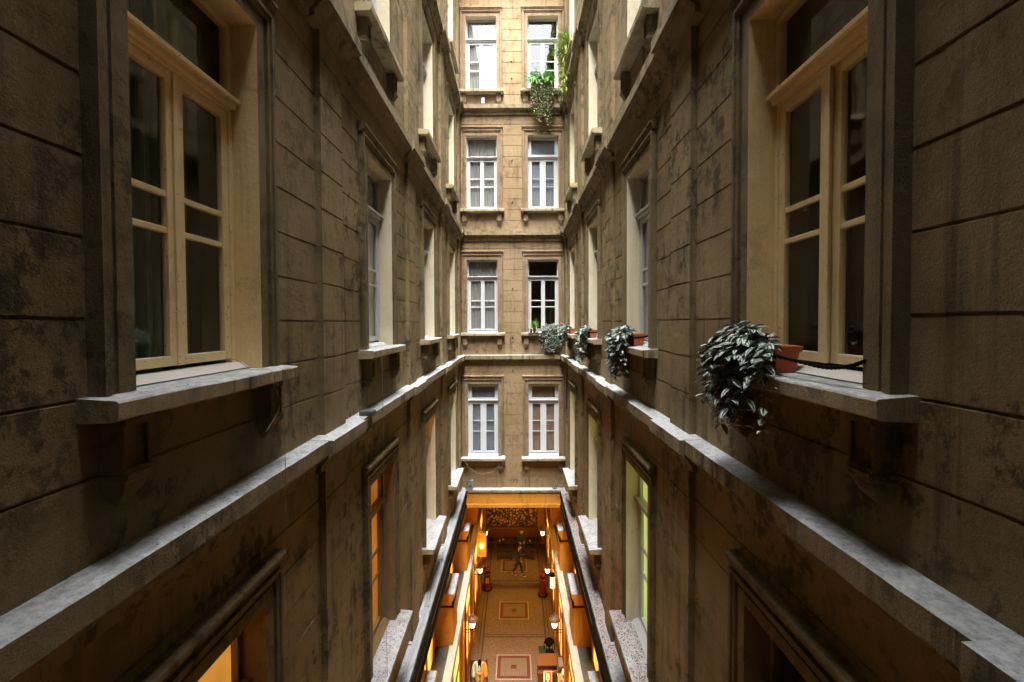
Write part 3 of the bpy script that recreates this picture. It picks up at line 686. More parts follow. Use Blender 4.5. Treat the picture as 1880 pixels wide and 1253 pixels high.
# ---------------------------------------------------------------- people
MT['skin'] = paint('skin', (.50, .26, .17), rough=.6, amt=.1); MT['coat'] = paint('dark_cloth', (.018, .022, .035), rough=.9, amt=.3); MT['hair'] = paint('brown_hair', (.06, .025, .012), rough=.7); MT['sole'] = paint('white_rubber', (.7, .68, .62), rough=.6)
def skin_mesh(name, chains, mat, parent, sub=2):
    """chains: lists of (x,y,z,r); chains that start on an existing point are joined there"""
    vs = []; es = []; rs = []; idx = {}
    for ch in chains:
        prev = None
        for (x, y, z, r) in ch:
            k = (round(x, 3), round(y, 3), round(z, 3))
            if k not in idx: idx[k] = len(vs); vs.append((x, y, z)); rs.append(r)
            i = idx[k]
            if prev is not None and prev != i: es.append((prev, i))
            prev = i
    me = bpy.data.meshes.new(name); me.from_pydata(vs, es, []); me.materials.append(MT[mat]); o = bpy.data.objects.new(name, me); COL.objects.link(o); o.parent = parent
    md = o.modifiers.new('skin', 'SKIN'); md.use_smooth_shade = True
    bm = bmesh.new(); bm.from_mesh(me); ly = bm.verts.layers.skin.verify(); bm.verts.ensure_lookup_table()
    for i, v in enumerate(bm.verts): v[ly].radius = (rs[i], rs[i]); v[ly].use_root = (i == 0)
    bm.to_mesh(me); bm.free()
    s = o.modifiers.new('sub', 'SUBSURF'); s.levels = sub; s.render_levels = sub
    return o
def hand(w, d, up):
    """five bent fingers from the wrist w along direction d"""
    w, d = Vector(w), Vector(d).normalized(); s = d.cross(Vector(up)).normalized(); n = s.cross(d)
    palm = w + d * .075; out = [[(*w, .022), (*(w + d * .04), .026), (*palm, .024)]]
    for k, L in enumerate((.068, .078, .074, .058)):
        b = palm + s * (.027 - .018 * k) ; b1 = b + d * L * .45; b2 = b + d * L * .8 - n * L * .22; b3 = b + d * L - n * L * .5
        out.append([(*palm, .024), (*b, .010), (*b1, .009), (*b2, .008), (*b3, .007)])
    t0 = w + d * .03 + s * .028; out.append([(*(w + d * .04), .026), (*t0, .012), (*(t0 + d * .03 + s * .012 - n * .01), .010), (*(t0 + d * .055 + s * .012 - n * .02), .008)])
    return out
def person(loc, rz, label, stride, arms, lean=.05, bow=.12):
    p = thing('person', label, 'person', loc); p.rotation_euler = (0, 0, rz)
    # faces local +x ; y = left
    hip = (0, 0, .92); ch = (lean * .7, 0, 1.28); nk = (lean, 0, 1.47)
    body = [[(*hip, .09), (lean * .3, 0, 1.05, .08), (*ch, .09), (lean * .95, 0, 1.40, .06), (*nk, .05), (lean + .02, 0, 1.53, .05), (lean + bow * .4, 0, 1.60, .085), (lean + bow * .5, 0, 1.67, .095), (lean + bow * .45, 0, 1.73, .06)]]
    for i, sy in enumerate((1, -1)):
        k, a = stride[i]
        body.append([(*hip, .09), (.01, sy * .09, .86, .06), (k[0], sy * .10, k[1], .045), ((k[0] + a[0]) / 2 - .01, sy * .10, (k[1] + a[1]) / 2 + .04, .038), (a[0], sy * .10, a[1], .038), (a[0] + .07, sy * .10, max(.035, a[1] - .045), .036), (a[0] + .17, sy * .11, max(.03, a[1] - .05), .028)])
        e, wv = arms[i]
        body.append([(lean * .95, 0, 1.40, .06), (lean, sy * .16, 1.42, .04), (lean, sy * .19, 1.38, .036), (e[0], sy * e[1], e[2], .030), (wv[0], sy * wv[1], wv[2], .027)])
        dv = Vector((wv[0] - e[0], sy * (wv[1] - e[1]), wv[2] - e[2]))
        body += hand((wv[0], sy * wv[1], wv[2]), dv, (0, sy, .2))
    b = skin_mesh('body', body, 'skin', p, 2)
    # clothes: coat and trousers as shells slightly larger than the body
    coat = [[(0, 0, .80, .165), (*hip, .155), (lean * .3, 0, 1.05, .145), (*ch, .165), (lean * .95, 0, 1.41, .12), (lean, 0, 1.46, .075)]]
    for i, sy in enumerate((1, -1)):
        e, wv = arms[i]; coat.append([(lean * .95, 0, 1.41, .12), (lean, sy * .165, 1.42, .08), (lean, sy * .195, 1.37, .07), (e[0], sy * e[1], e[2], .056), (wv[0] * .95 + e[0] * .05, sy * (wv[1] * .95 + e[1] * .05), wv[2] * .95 + e[2] * .05, .042)])
    skin_mesh('coat', coat, 'coat', p, 2)
    tr = [[(0, 0, .95, .135), (0, 0, .88, .135)]]
    for i, sy in enumerate((1, -1)):
        k, a = stride[i]; tr.append([(0, 0, .88, .135), (.01, sy * .09, .82, .11), (k[0], sy * .10, k[1], .078), (a[0], sy * .10, a[1] + .04, .058)])
    skin_mesh('trousers', tr, 'coat', p, 2)
    for i, sy in enumerate((1, -1)):
        k, a = stride[i]; z = max(0, a[1] - .09)
        skin_mesh('shoe', [[(a[0] - .03, sy * .10, z + .06, .045), (a[0] + .07, sy * .10, z + .05, .046), (a[0] + .19, sy * .11, z + .04, .038)]], 'darkwood', p, 2)
        mb = MB(); mb.box((a[0] - .08, sy * .10 - .045, z), (a[0] + .24, sy * .10 + .05, z + .022)); mb.build('sole', 'sole', p, bevel=.01)
    hx = lean + bow * .48
    skin_mesh('hair', [[(hx - .03, 0, 1.63, .07), (hx - .025, 0, 1.70, .10), (hx + .0, 0, 1.755, .075)]], 'hair', p, 2)
    mb = MB()
    for sy in (-1, 1): mb.lathe([(.002, -.01), (.012, 0), (.002, .01)], (hx + .088, sy * .032, 1.672), 8)
    mb.box((hx + .07, -.022, 1.605), (hx + .088, .022, 1.613)); mb.build('eyes', 'black', p)
    mb = MB(); mb.add([(hx + .085, -.014, 1.635), (hx + .085, .014, 1.635), (hx + .112, 0, 1.638), (hx + .088, 0, 1.675)], [(0, 1, 2), (1, 3, 2), (0, 2, 3)]); mb.build('nose', 'skin', p)
    for sy in (-1, 1): mb = MB(); mb.lathe([(.004, -.03), (.014, -.015), (.016, .015), (.005, .03)], (hx, sy * .095, 1.655), 8); mb.build('ear', 'skin', p)
    return p
person((.19, 24.05, zs), R(-35), 'person in dark coat and trousers striding across the mosaic floor, head bowed', [((.18, .50), (.22, .10)), ((-.08, .48), (-.28, .12))], [((-.08, .27, 1.12), (.02, .26, .90)), ((.12, .27, 1.13), (.30, .20, 1.02))], .06, .16)
person((.42, 26.05, zs), R(-85), 'person in a dark jacket standing behind the walker, leaning over the table', [((.04, .48), (.0, .09)), ((.02, .48), (-.03, .09))], [((.12, .25, 1.14), (.34, .16, 1.08)), ((.12, .25, 1.14), (.34, .14, 1.06))], .10, .2)

# ---------------------------------------------------------------- desk, chair, lectern, neon sign, mannequin, board (front of the passage)
zf = Z0 + ZF
dk = thing('desk', 'small varnished wooden desk in front of the black chair', 'desk', (1.36, 17.0, zf))
mb = MB(); mb.box((.94, 16.75, zf + .90), (1.77, 17.38, zf + .93)); mb.build('desktop', 'brownwood', dk, dk.location, bevel=.008)
mb = MB(); mb.box((.98, 16.78, zf + .74), (1.73, 16.80, zf + .88)); mb.build('drawer', 'darkwood', dk, dk.location, bevel=.005)
mb = MB(); mb.box((.96, 16.60, zf + .70), (1.75, 16.74, zf + .725)); mb.build('shelf', 'brownwood', dk, dk.location, bevel=.005)
for lx in (.97, 1.74):
    for ly in (16.78, 17.35): mb = MB(); mb.box((lx - .025, ly - .025, zf), (lx + .025, ly + .025, zf + .90)); mb.build('leg', 'brownwood', dk, dk.location)
mb = MB(); mb.box((.98, 17.3, zf + .3), (1.73, 17.33, zf + .88)); mb.build('back_panel', 'darkwood', dk, dk.location)
ch = thing('chair', 'black chair with a rounded back behind the wooden desk', 'chair', (1.52, 18.0, zf))
mb = MB(); mb.lathe([(.20, .44), (.225, .46), (.22, .49), (.16, .50)], (1.52, 18.0, zf), 20); mb.build('seat', 'black', ch, ch.location)
arc = [(1.52 + .22 * math.cos(t), 18.2, zf + .75 + .22 * math.sin(t)) for t in [math.pi * i / 12 for i in range(13)]]
mb = MB(); mb.tube([(1.74, 18.14, zf + .47)] + arc + [(1.30, 18.14, zf + .47)], .017); arc2 = [(1.52 + .13 * math.cos(t), 18.2, zf + .72 + .14 * math.sin(t)) for t in [math.pi * i / 10 for i in range(11)]]
mb.tube([(1.65, 18.14, zf + .47)] + arc2 + [(1.39, 18.14, zf + .47)], .012); mb.add([(1.52, 18.19, zf + .5)] + [(x, y - .01, z) for x, y, z in arc], [(0, i, i + 1) for i in range(1, 13)]); mb.build('backrest', 'black', ch, ch.location)
for a in (.785, 2.356, 3.927, 5.498): mb = MB(); mb.tube([(1.52 + .16 * math.cos(a), 18 + .16 * math.sin(a), zf + .45), (1.52 + .22 * math.cos(a), 18 + .22 * math.sin(a), zf)], [.017, .012]); mb.build('leg', 'black', ch, ch.location)
MT['darkgreen'] = paint('dark_green_cloth', (.02, .035, .025), rough=.8)
st_ = thing('footstool', 'square dark green stool left of the black chair', 'stool', (1.22, 18.15, zf))
mb = MB(); mb.box((1.06, 17.95, zf + .40), (1.36, 18.35, zf + .5)); mb.build('seat', 'darkgreen', st_, st_.location, bevel=.02)
for lx in (1.09, 1.33):
    for ly in (17.98, 18.32): mb = MB(); mb.box((lx - .015, ly - .015, zf), (lx + .015, ly + .015, zf + .4)); mb.build('leg', 'black', st_, st_.location)
lc = thing('lectern', 'tilted wooden menu stand with a white sheet against the right wall', 'stand', (1.88, 16.6, zf))
lt = lambda x, y, z: (x, 16.62 + (y) * .94, zf + 1.12 + y * .32 + z)
mb = MB(lt); mb.box((1.70, -.22, -.02), (2.0, .30, .0)); mb.build('board', 'brownwood', lc, lc.location, bevel=.004)
mb = MB(lt); mb.box((1.77, -.12, .001), (1.94, .22, .006)); mb.build('sheet', 'white', lc, lc.location)
mb = MB(); mb.box((1.83, 16.55, zf), (1.87, 16.6, zf + 1.1)); mb.box((1.72, 16.4, zf), (1.98, 16.75, zf + .03)); mb.build('post', 'brownwood', lc, lc.location)
sc = thing('side_cabinet', 'low orange wooden cabinet beside the lit sign', 'cabinet', (1.87, 16.1, zf))
mb = MB(); mb.box((1.70, 15.7, zf), (2.0, 16.28, zf + .95)); mb.build('body', 'brownwood', sc, sc.location, bevel=.01)
mb = MB(); mb.box((1.68, 15.68, zf + .955), (2.005, 16.30, zf + .985)); mb.build('top', 'yellow', sc, sc.location, bevel=.006)
tl = thing('table_lamp', 'small glowing lamp on the orange cabinet', 'lamp', (1.92, 16.12, zf + .985)); c = (1.92, 16.12, zf + .985)
mb = MB(); mb.lathe([(.05, 0), (.05, .02), (.012, .03), (.012, .18)], c, 12); mb.build('base', 'copper', tl, tl.location); mb = MB(); mb.lathe([(.075, .17), (.05, .30)], c, 14); mb.build('shade', 'lampshade', tl, tl.location)
bx = thing('paper_box', 'pale cardboard box on the orange cabinet', 'box', (1.8, 16.0, zf + .985)); mb = MB(); mb.box((1.72, 15.85, zf + .985), (1.86, 16.1, zf + 1.07)); mb.box((1.73, 15.86, zf + 1.071), (1.85, 15.93, zf + 1.078)); mb.build('carton', 'cream', bx, bx.location, bevel=.004)
MT['neon'] = emit('neon_tube', (1, .50, .14), .32); MT['neonred'] = emit('red_sign_face', (.85, .05, .01), .03, (.4, .03, .02))
ns = thing('lit_sign', 'red upright sign outlined in light with the letters B Y', 'sign', (1.3, 16.2, zf))
mb = MB(); mb.box((1.16, 16.23, zf + .35), (1.46, 16.29, zf + 1.13)); mb.build('panel', 'neonred', ns, ns.location)
mb = MB(); x0, x1, z0, z1, y = 1.165, 1.455, zf + .36, zf + 1.12, 16.22
mb.tube([(x0, y, z0), (x0, y, z1), (x1, y, z1), (x1, y, z0), (x0, y, z0)], .012, 6); mb.build('tube_outline', 'neon', ns, ns.location)
def letter(strokes, cx, cz, s, name):
    mb = MB()
    for st in strokes: mb.tube([(cx + a * s, y - .012, cz + b * s) for a, b in st], .010, 6)
    mb.build(name, 'neon', ns, ns.location)
letter([[(-.4, -.5), (-.4, .5), (.1, .5), (.33, .38), (.33, .14), (.1, .02), (-.4, .02)], [(.1, .02), (.4, -.12), (.4, -.38), (.1, -.5), (-.4, -.5)]], 1.31, zf + .97, .155, 'letter_b')
letter([[(-.4, .5), (0, 0), (0, -.5)], [(.4, .5), (0, 0)]], 1.31, zf + .77, .155, 'letter_y')
mb = MB(); mb.box((1.2, 16.2, zf), (1.42, 16.4, zf + .03)); mb.box((1.29, 16.27, zf), (1.33, 16.31, zf + .4)); mb.build('foot', 'black', ns, ns.location)
mb = MB(); mb.tube([(1.46, 16.26, zf + 1.08), (1.52, 16.27, zf + 1.09), (1.6, 16.27, zf + 1.10), (1.68, 16.25, zf + 1.15), (1.72, 16.2, zf + 1.02)], .011, 6); cbl = mb.build('sign_cable', 'cream'); tag(cbl, 'pale cable curving from the lit sign to the cabinet', 'cable')
bd = thing('display_board', 'reddish brown board standing behind the mannequin', 'board', (-1.43, 16.95, zf))
mb = MB(); mb.box((-1.76, 16.93, zf + .35), (-1.12, 16.97, zf + .98)); mb.build('panel', 'brownwood', bd, bd.location, bevel=.006)
mb = MB(); mb.box((-1.79, 16.92, zf), (-1.75, 16.98, zf + 1.0)); mb.box((-1.13, 16.92, zf), (-1.09, 16.98, zf + 1.0)); mb.build('frame', 'darkwood', bd, bd.location)
mn = thing('mannequin', 'black headless mannequin in a pale green and orange kimono jacket', 'mannequin', (-1.36, 16.35, zf)); mn.rotation_euler = (0, 0, R(-90))
MT['palegreen'] = paint('pale_green_silk', (.52, .62, .46), rough=.7, amt=.4, dirt=(.5, .3, .1)); MT['orangesilk'] = paint('orange_silk', (.70, .30, .06), rough=.6, amt=.5, dirt=(.7, .5, .2))
skin_mesh('body', [[(0, 0, .85, .15), (0, 0, 1.05, .12), (0, 0, 1.25, .13), (0, 0, 1.38, .10), (0, 0, 1.44, .05), (0, 0, 1.50, .045)]], 'black', mn, 2)
def half(sg, mat):
    return skin_mesh('jacket_half', [[(.01, sg * .075, .62, .115), (.01, sg * .07, .95, .10), (.015, sg * .07, 1.1, .10), (.015, sg * .075, 1.27, .105), (.0, sg * .10, 1.36, .075), (0, sg * .185, 1.36, .062), (.03, sg * .235, 1.2, .075), (.07, sg * .24, 1.02, .09), (.10, sg * .23, .86, .10)]], mat, mn, 2)
half(-1, 'palegreen'); half(1, 'orangesilk')
mb = MB(); mb.add([(.10, -.015, 1.36), (.135, -.05, 1.18), (.14, .035, 1.08), (.13, .05, 1.25)], [(0, 1, 2, 3)]); mb.add([(.11, -.015, 1.36), (.145, -.05, 1.18), (.15, .035, 1.08), (.14, .05, 1.25)], [(3, 2, 1, 0)]); mb.build('collar', 'white', mn)
mb = MB(); mb.lathe([(.135, .96), (.15, .98), (.15, 1.05), (.135, 1.07)], (0.01, 0, 0), 20); mb.build('sash', 'orangesilk', mn, smooth=True)
mb = MB(); mb.lathe([(.2, 0), (.2, .02), (.02, .04), (.018, .9)], (0, 0, 0), 16); mb.build('stand', 'black', mn)

# ---------------------------------------------------------------- plants
def leafmat(name, green, silver, stripe=True):
    m, nt, lk, p = new_mat(name); uv = nt.new('ShaderNodeUVMap'); uv.uv_map = 'UVMap'; sx = nt.new('ShaderNodeSeparateXYZ'); lk.new(uv.outputs[0], sx.inputs[0])
    g = nt.new('ShaderNodeNewGeometry'); n = nz(nt, lk, g.outputs['Position'], 6, 3)
    col = mixc(nt, lk, n, green, tuple(c * 1.8 for c in green))
    if stripe:
        d = mathn(nt, lk, 'ABSOLUTE', mathn(nt, lk, 'SUBTRACT', mathn(nt, lk, 'ABSOLUTE', mathn(nt, lk, 'SUBTRACT', sx.outputs[0], .5)), .23))
        col = mixc(nt, lk, mathn(nt, lk, 'MULTIPLY', ramp(nt, lk, d, .07, .14, (1, 1, 1, 1), (0, 0, 0, 1)), ramp(nt, lk, nz(nt, lk, g.outputs['Position'], 19, 2), .35, .6, (.25, .25, .25, 1), (1, 1, 1, 1))), col, silver)
    lk.new(col, p.inputs['Base Color']); p.inputs['Roughness'].default_value = .55; p.inputs['Subsurface Weight'].default_value = 0
    return m
MT['stripeleaf'] = leafmat('striped_leaf', (.016, .036, .014), (.60, .66, .62))
MT['grassleaf'] = leafmat('grass_leaf', (.07, .20, .02), (.5, .6, .2), False)
MT['yellowleaf'] = leafmat('yellow_green_leaf', (.16, .22, .03), (.5, .6, .2), False)
MT['dryleaf'] = leafmat('dry_leaf', (.10, .085, .045), (.5, .6, .2), False)
MT['stem'] = paint('plant_stem', (.06, .035, .03), rough=.7)
class LB:
    def __init__(s): s.v = []; s.f = []; s.u = []
    def blade(s, p, d, up, L, w, droop, n=5, prof=None, cup=.25):
        p = Vector(p); d = Vector(d).normalized(); side = d.cross(Vector(up)); side = side.normalized() if side.length > 1e-4 else Vector((1, 0, 0)); nn = side.cross(d)
        o = len(s.v); q = p.copy(); dd = d.copy()
        for i in range(n + 1):
            t = i / n; ww = w * (prof(t) if prof else math.sin(math.pi * min(.97, .08 + t * .92)) ** .8)
            for k, u in ((-1, 0), (0, .5), (1, 1)): s.v.append(tuple(q + side * ww * k + (nn * ww * cup if k else Vector((0, 0, 0)))))
            dd = (dd + Vector((0, 0, -droop / n))).normalized(); q = q + dd * L / n
        for i in range(n):
            for k in (0, 1):
                a = o + 3 * i + k; s.f.append((a, a + 1, a + 4, a + 3)); s.u.append(((k * .5, i / n), (k * .5 + .5, i / n), (k * .5 + .5, (i + 1) / n), (k * .5, (i + 1) / n)))
    def build(s, name, mat, parent):
        me = bpy.data.meshes.new(name); o = parent.location; me.from_pydata([(a - o.x, b - o.y, c - o.z) for a, b, c in s.v], [], s.f); me.materials.append(MT[mat])
        uv = me.uv_layers.new(name='UVMap'); i = 0
        for pu in s.u:
            for u in pu: uv.data[i].uv = u; i += 1
        for p in me.polygons: p.use_smooth = True
        ob = bpy.data.objects.new(name, me); COL.objects.link(ob); ob.parent = parent; return ob
def planter(x0, x1, y0, y1, z, h, root, mat='terracotta'):
    mb = MB(); e = .018; k = .03
    def ring(z_, ins): return [(x0 + ins, y0 + ins, z_), (x1 - ins, y0 + ins, z_), (x1 - ins, y1 - ins, z_), (x0 + ins, y1 - ins, z_)]
    rs = [ring(z, k), ring(z + h * .22, k * .8), ring(z + h * .78, .012), ring(z + h * .79, 0), ring(z + h, -.004), ring(z + h, .018), ring(z + h * .85, .024)]
    vs = sum(rs, []); fs = [(0, 1, 2, 3)]
    for i in range(len(rs) - 1): fs += [(4 * i + j, 4 * i + (j + 1) % 4, 4 * i + 4 + (j + 1) % 4, 4 * i + 4 + j) for j in range(4)]
    mb.add(vs, fs); mb.build('pot', mat, root, root.location, bevel=.004)
    mb = MB(); mb.box((x0 + .02, y0 + .02, z + h * .7), (x1 - .02, y1 - .02, z + h * .86)); mb.build('soil', 'soil', root, root.location)
def trailing(root, starts, n, out, spread, zlo, rnd, leafL=.10, leafW=.020, up=.07, side_axis=1):
    lb = LB(); sm = MB()
    for i in range(n):
        a, b = starts; t = (rnd.random() * 1.2 + rnd.random() * .8) / 2; p = Vector(a).lerp(Vector(b), t) + Vector((rnd.uniform(-.03, .03), rnd.uniform(-.03, .03), 0))
        o = Vector(out).normalized() * rnd.uniform(.5, 1.15) * Vector(out).length + Vector(spread) * rnd.uniform(-.6, 1); zend = p.z + (zlo[0] + (zlo[1] - zlo[0]) * rnd.random() ** 1.3 - p.z) * (.4 + .6 * math.sin(math.pi * min(1, t * .9 + .15))) if i > n * .3 else p.z - rnd.uniform(-.02, .22)
        p1 = p + o * .5 + Vector((0, 0, rnd.uniform(.25, 1) * up)); p2 = p + o + Vector((0, 0, -.05)); p3 = Vector((p2.x + rnd.uniform(-.03, .03), p2.y + rnd.uniform(-.05, .05), min(zend, p2.z - .02)))
        pts = []; L = (p1 - p).length + (p2 - p1).length + (p3 - p2).length; N = max(4, int(L / .040))
        for j in range(N + 1):
            u = j / N * 3
            if u < 1: q = p.lerp(p1, u)
            elif u < 2: q = p1.lerp(p2, u - 1)
            else: q = p2.lerp(p3, u - 2)
            pts.append(q + Vector((rnd.uniform(-.008, .008), rnd.uniform(-.008, .008), 0)))
        sm.tube(pts, .0028, 4, caps=False)
        for j in range(1, N + 1):
            dr = (pts[j] - pts[j - 1]).normalized(); an = rnd.uniform(0, 6.28); h = Vector((math.cos(an), math.sin(an), 0))
            for sgn in (1, -1):
                if j < N and rnd.random() < .12: continue
                d = h * sgn * 1.0 + dr * .2 + Vector(out).normalized() * .3 + Vector((0, 0, rnd.uniform(-.1, .5))); lb.blade(pts[j], d, (rnd.uniform(-.5, .5), rnd.uniform(-.5, .5), 1), leafL * rnd.uniform(.5, 1.1), leafW * rnd.uniform(.8, 1.25), rnd.uniform(.2, 1.5))
    lb.build('foliage', 'stripeleaf', root); sm.build('stems', 'stem', root, root.location)
zs1 = Z0 + ST[1]['sill']
rnd = random.Random(3)
W1 = thing('potted_plant', 'largest and nearest striped trailing plant in a terracotta planter, under the ajar window', 'plant', (1.86, 2.9, zs1), 'striped trailing plants along the right window sills')
planter(1.84, 2.03, 2.86, 3.26, zs1, .184, W1)
trailing(W1, ((1.86, 2.92, zs1 + .19), (1.90, 3.22, zs1 + .19)), 50, (-.25, .05, 0), (.03, .34, 0), (zs1 - .44, zs1 - .0), rnd, .115, .023, .14)
trailing(W1, ((1.84, 2.9, zs1 + .17), (1.86, 3.0, zs1 + .17)), 10, (-.2, -.08, 0), (.0, -.22, 0), (zs1 - .40, zs1 - .1), rnd, .105, .022, .05)
W2 = thing('potted_plant', 'striped trailing plant in a terracotta planter on the second sill from the viewer, right wall', 'plant', (1.86, 6.1, zs1), 'striped trailing plants along the right window sills')
planter(1.84, 2.03, 6.3, 6.75, zs1, .184, W2)
trailing(W2, ((1.86, 6.36, zs1 + .19), (1.88, 6.7, zs1 + .19)), 110, (-.25, -.03, 0), (.02, .42, 0), (zs1 - .50, zs1 - .05), rnd, .10, .021, .10)
W3 = thing('potted_plant', 'striped trailing plant in a terracotta planter on the third sill from the viewer, right wall', 'plant', (1.86, 9.6, zs1), 'striped trailing plants along the right window sills')
planter(1.80, 2.0, 9.8, 10.2, zs1, .184, W3)
trailing(W3, ((1.84, 9.8, zs1 + .17), (1.86, 10.2, zs1 + .17)), 75, (-.22, -.05, 0), (.02, .5, 0), (zs1 - .60, zs1 - .05), rnd, .11, .023, .08)
W4 = thing('potted_plant', 'striped trailing plant in a terracotta planter on the right wall sill nearest the corner', 'plant', (1.86, 13.1, zs1), 'striped trailing plants along the right window sills')
planter(1.78, 1.98, 13.2, 13.6, zs1, .17, W4)
trailing(W4, ((1.82, 13.3, zs1 + .17), (1.85, 13.7, zs1 + .17)), 60, (-.26, .15, 0), (.02, .3, 0), (zs1 - .45, zs1 - .05), rnd, .11, .023, .10)
W5 = thing('potted_plant', 'wide bushy striped plant spilling over the sill of the dark far window', 'plant', (1.4, 15.25, zs1))
planter(1.05, 1.75, 15.36, 15.52, zs1, .15, W5)
trailing(W5, ((1.1, 15.40, zs1 + .15), (1.85, 15.36, zs1 + .2)), 100, (-.03, -.16, 0), (-.16, .02, 0), (zs1 - .72, zs1 - .1), rnd, .09, .021, .14)
lb = LB()
for i in range(30): lb.blade((1.75 + rnd.uniform(-.1, .1), 15.33, zs1 + rnd.uniform(.1, .38)), (rnd.uniform(-1, 1), rnd.uniform(-1, 0), .3), (0, 0, 1), .12, .024, 1)
lb.build('foliage', 'stripeleaf', W5)
def grass(root, c, n, L, w, rnd, mat='grassleaf', spr=.06, droop=1.6, bias=(0, 0, 0)):
    lb = LB()
    for i in range(n):
        a = rnd.uniform(0, 6.28); t = rnd.uniform(.1, .75); d = Vector((math.cos(a) * t, math.sin(a) * t, 1)) + Vector(bias)
        lb.blade((c[0] + rnd.uniform(-spr, spr), c[1] + rnd.uniform(-.04, .04), c[2]), d, (0, 0, 1), L * rnd.uniform(.6, 1.15), w, droop * rnd.uniform(.5, 1.4), 7, lambda t: (1 - t) ** .5 * .9 + .05)
    return lb.build('foliage', mat, root)
g1 = thing('grass_plant', 'bright green grassy plant in a small pot on the sill of the dark far window', 'plant', (.79, 15.33, zs1))
mb = MB(); mb.lathe([(.04, 0), (.06, .12), (.065, .125), (.055, .13)], (.79, 15.33, zs1), 14); mb.build('pot', 'brownwood', g1, g1.location); grass(g1, (.79, 15.33, zs1 + .12), 90, .42, .008, rnd, spr=.05)
for k, (x, h, m_, lab) in enumerate(((.60, .16, 'white', 'tall white candle jar at the left end of the far sill'), (.67, .12, 'darkgreen', 'small dark green jar between the candle jar and the grass plant'), (.90, .11, 'yellow', 'small yellow jar right of the grass plant on the far sill'))):
    mb = MB(); mb.lathe([(.03, 0), (.035, .01), (.035, h * .8), (.025, h * .86), (.028, h)], (x, 15.3, zs1), 12); tag(mb.build('jar', m_), lab, 'jar', 'small jars on the far sill')
mb = MB(); mb.tube([(.55, 15.27, zs1 + .13), (1.05, 15.26, zs1 + .13)], .008, 6); tag(mb.build('sill_rail', 'black'), 'thin black rail in front of the jars on the far sill', 'rail')
zs3 = Z0 + ST[3]['sill']
g2 = thing('grass_plant', 'green spider plants with long dry vines trailing below the top right far window', 'plant', (1.05, 15.3, zs3))
mb = MB(); mb.box((.72, 15.27, zs3), (1.45, 15.4, zs3 + .10)); mb.build('trough', 'terracotta', g2, g2.location, bevel=.006)
for cx_ in (.80, .92, 1.2, 1.33): grass(g2, (cx_, 15.30, zs3 + .12), 75, .62, .012, rnd, spr=.09, droop=2.2, bias=(0, -.25, 0))
lb = LB(); sm = MB(); lg = LB()
for i in range(60):
    x = rnd.uniform(.72, 1.45); pts = [Vector((x, 15.24, zs3 + .08)), Vector((x + rnd.uniform(-.08, .08), 15.1, zs3 - .05))]; ln = rnd.uniform(.25, 1.2) if rnd.random() < .75 else rnd.uniform(1.0, 1.6)
    if ln > 1.1: x2 = rnd.choice((.95, 1.28)) + rnd.uniform(-.07, .07)
    else: x2 = x + rnd.uniform(-.05, .05)
    for j in range(1, 14): pts.append(Vector((x * (1 - j / 13) + x2 * j / 13 + rnd.uniform(-.015, .015), 15.08 + rnd.uniform(-.02, .02), zs3 - .05 - ln * j / 13)))
    sm.tube(pts, .003, 4, caps=False)
    for q in pts[2:]:
        for _ in range(2): (lb if rnd.random() < .72 else lg).blade(q, (rnd.uniform(-1, 1), rnd.uniform(-1, .2), rnd.uniform(-.4, .4)), (0, 0, 1), rnd.uniform(.06, .11), .016, 1.3, 3)
lb.build('dry_vines', 'dryleaf', g2); lg.build('green_vines', 'grassleaf', g2); sm.build('stems', 'stem', g2, g2.location)
g3 = thing('grass_plant', 'yellow green grassy plant hanging from the highest sill at the right corner', 'plant', (1.8, 13.5, zs3))
mb = MB(); mb.lathe([(.08, 0), (.12, .18), (.125, .19), (.11, .2)], (1.85, 13.6, zs3), 14); mb.build('pot', 'terracotta', g3, g3.location)
for cy_ in (13.3, 13.6, 13.95): grass(g3, (1.80, cy_, zs3 + .18), 70, .75, .013, rnd, 'yellowleaf', spr=.08, droop=2.0, bias=(-.35, 0, 0))
lb = LB()
for i in range(420):
    u = rnd.random(); lb.blade((1.66 + rnd.uniform(-.07, .05), 13.55 + rnd.uniform(-.45, .4) * (1 - u * .5), zs3 + .2 - 1.35 * u), (rnd.uniform(-1, .4), rnd.uniform(-1, 1), rnd.uniform(-.2, .5)), (0, 0, 1), rnd.uniform(.15, .32), .009, 2.2, 5)
lb.build('hanging_leaves', 'yellowleaf', g3)
g4 = thing('corner_weed', 'small dark weed growing in the left corner at the foot of the far wall', 'plant', (-1.62, 15.4, Z0 - 6.07)); lb = LB()
for i in range(120): lb.blade((-1.6 + rnd.uniform(-.12, .12), 15.38 + rnd.uniform(-.08, .08), Z0 - 6.07 + rnd.uniform(0, .35)), (rnd.uniform(-1, 1), rnd.uniform(-1, 1), rnd.uniform(-.1, .8)), (0, 0, 1), .08, .018, 1., 3)
lb.build('foliage', 'stripeleaf', g4)

# ---------------------------------------------------------------- ropes, wires, bits
def rope(pts, r, label, turns=60):
    P = [Vector(p) for p in pts]; N = 150; mb = MB()
    def at(t):
        u = t * (len(P) - 1); i = min(int(u), len(P) - 2); f = u - i; a, b = P[max(i - 1, 0)], P[min(i + 2, len(P) - 1)]
        p0, p1 = P[i], P[i + 1]; m0, m1 = (p1 - a) / 2, (b - p0) / 2
        return p0 * (2 * f ** 3 - 3 * f ** 2 + 1) + m0 * (f ** 3 - 2 * f ** 2 + f) + p1 * (3 * f ** 2 - 2 * f ** 3) + m1 * (f ** 3 - f ** 2)
    for s in range(3):
        q = []
        for i in range(N + 1):
            t = i / N; c = at(t); an = t * turns + s * 2.094; q.append(c + Vector((math.cos(an), 0, math.sin(an))) * r * .55)
        mb.tube(q, r * .62, 6)
    tag(mb.build('rope', 'black', smooth=True), label, 'rope', 'black twisted ropes holding the planters')
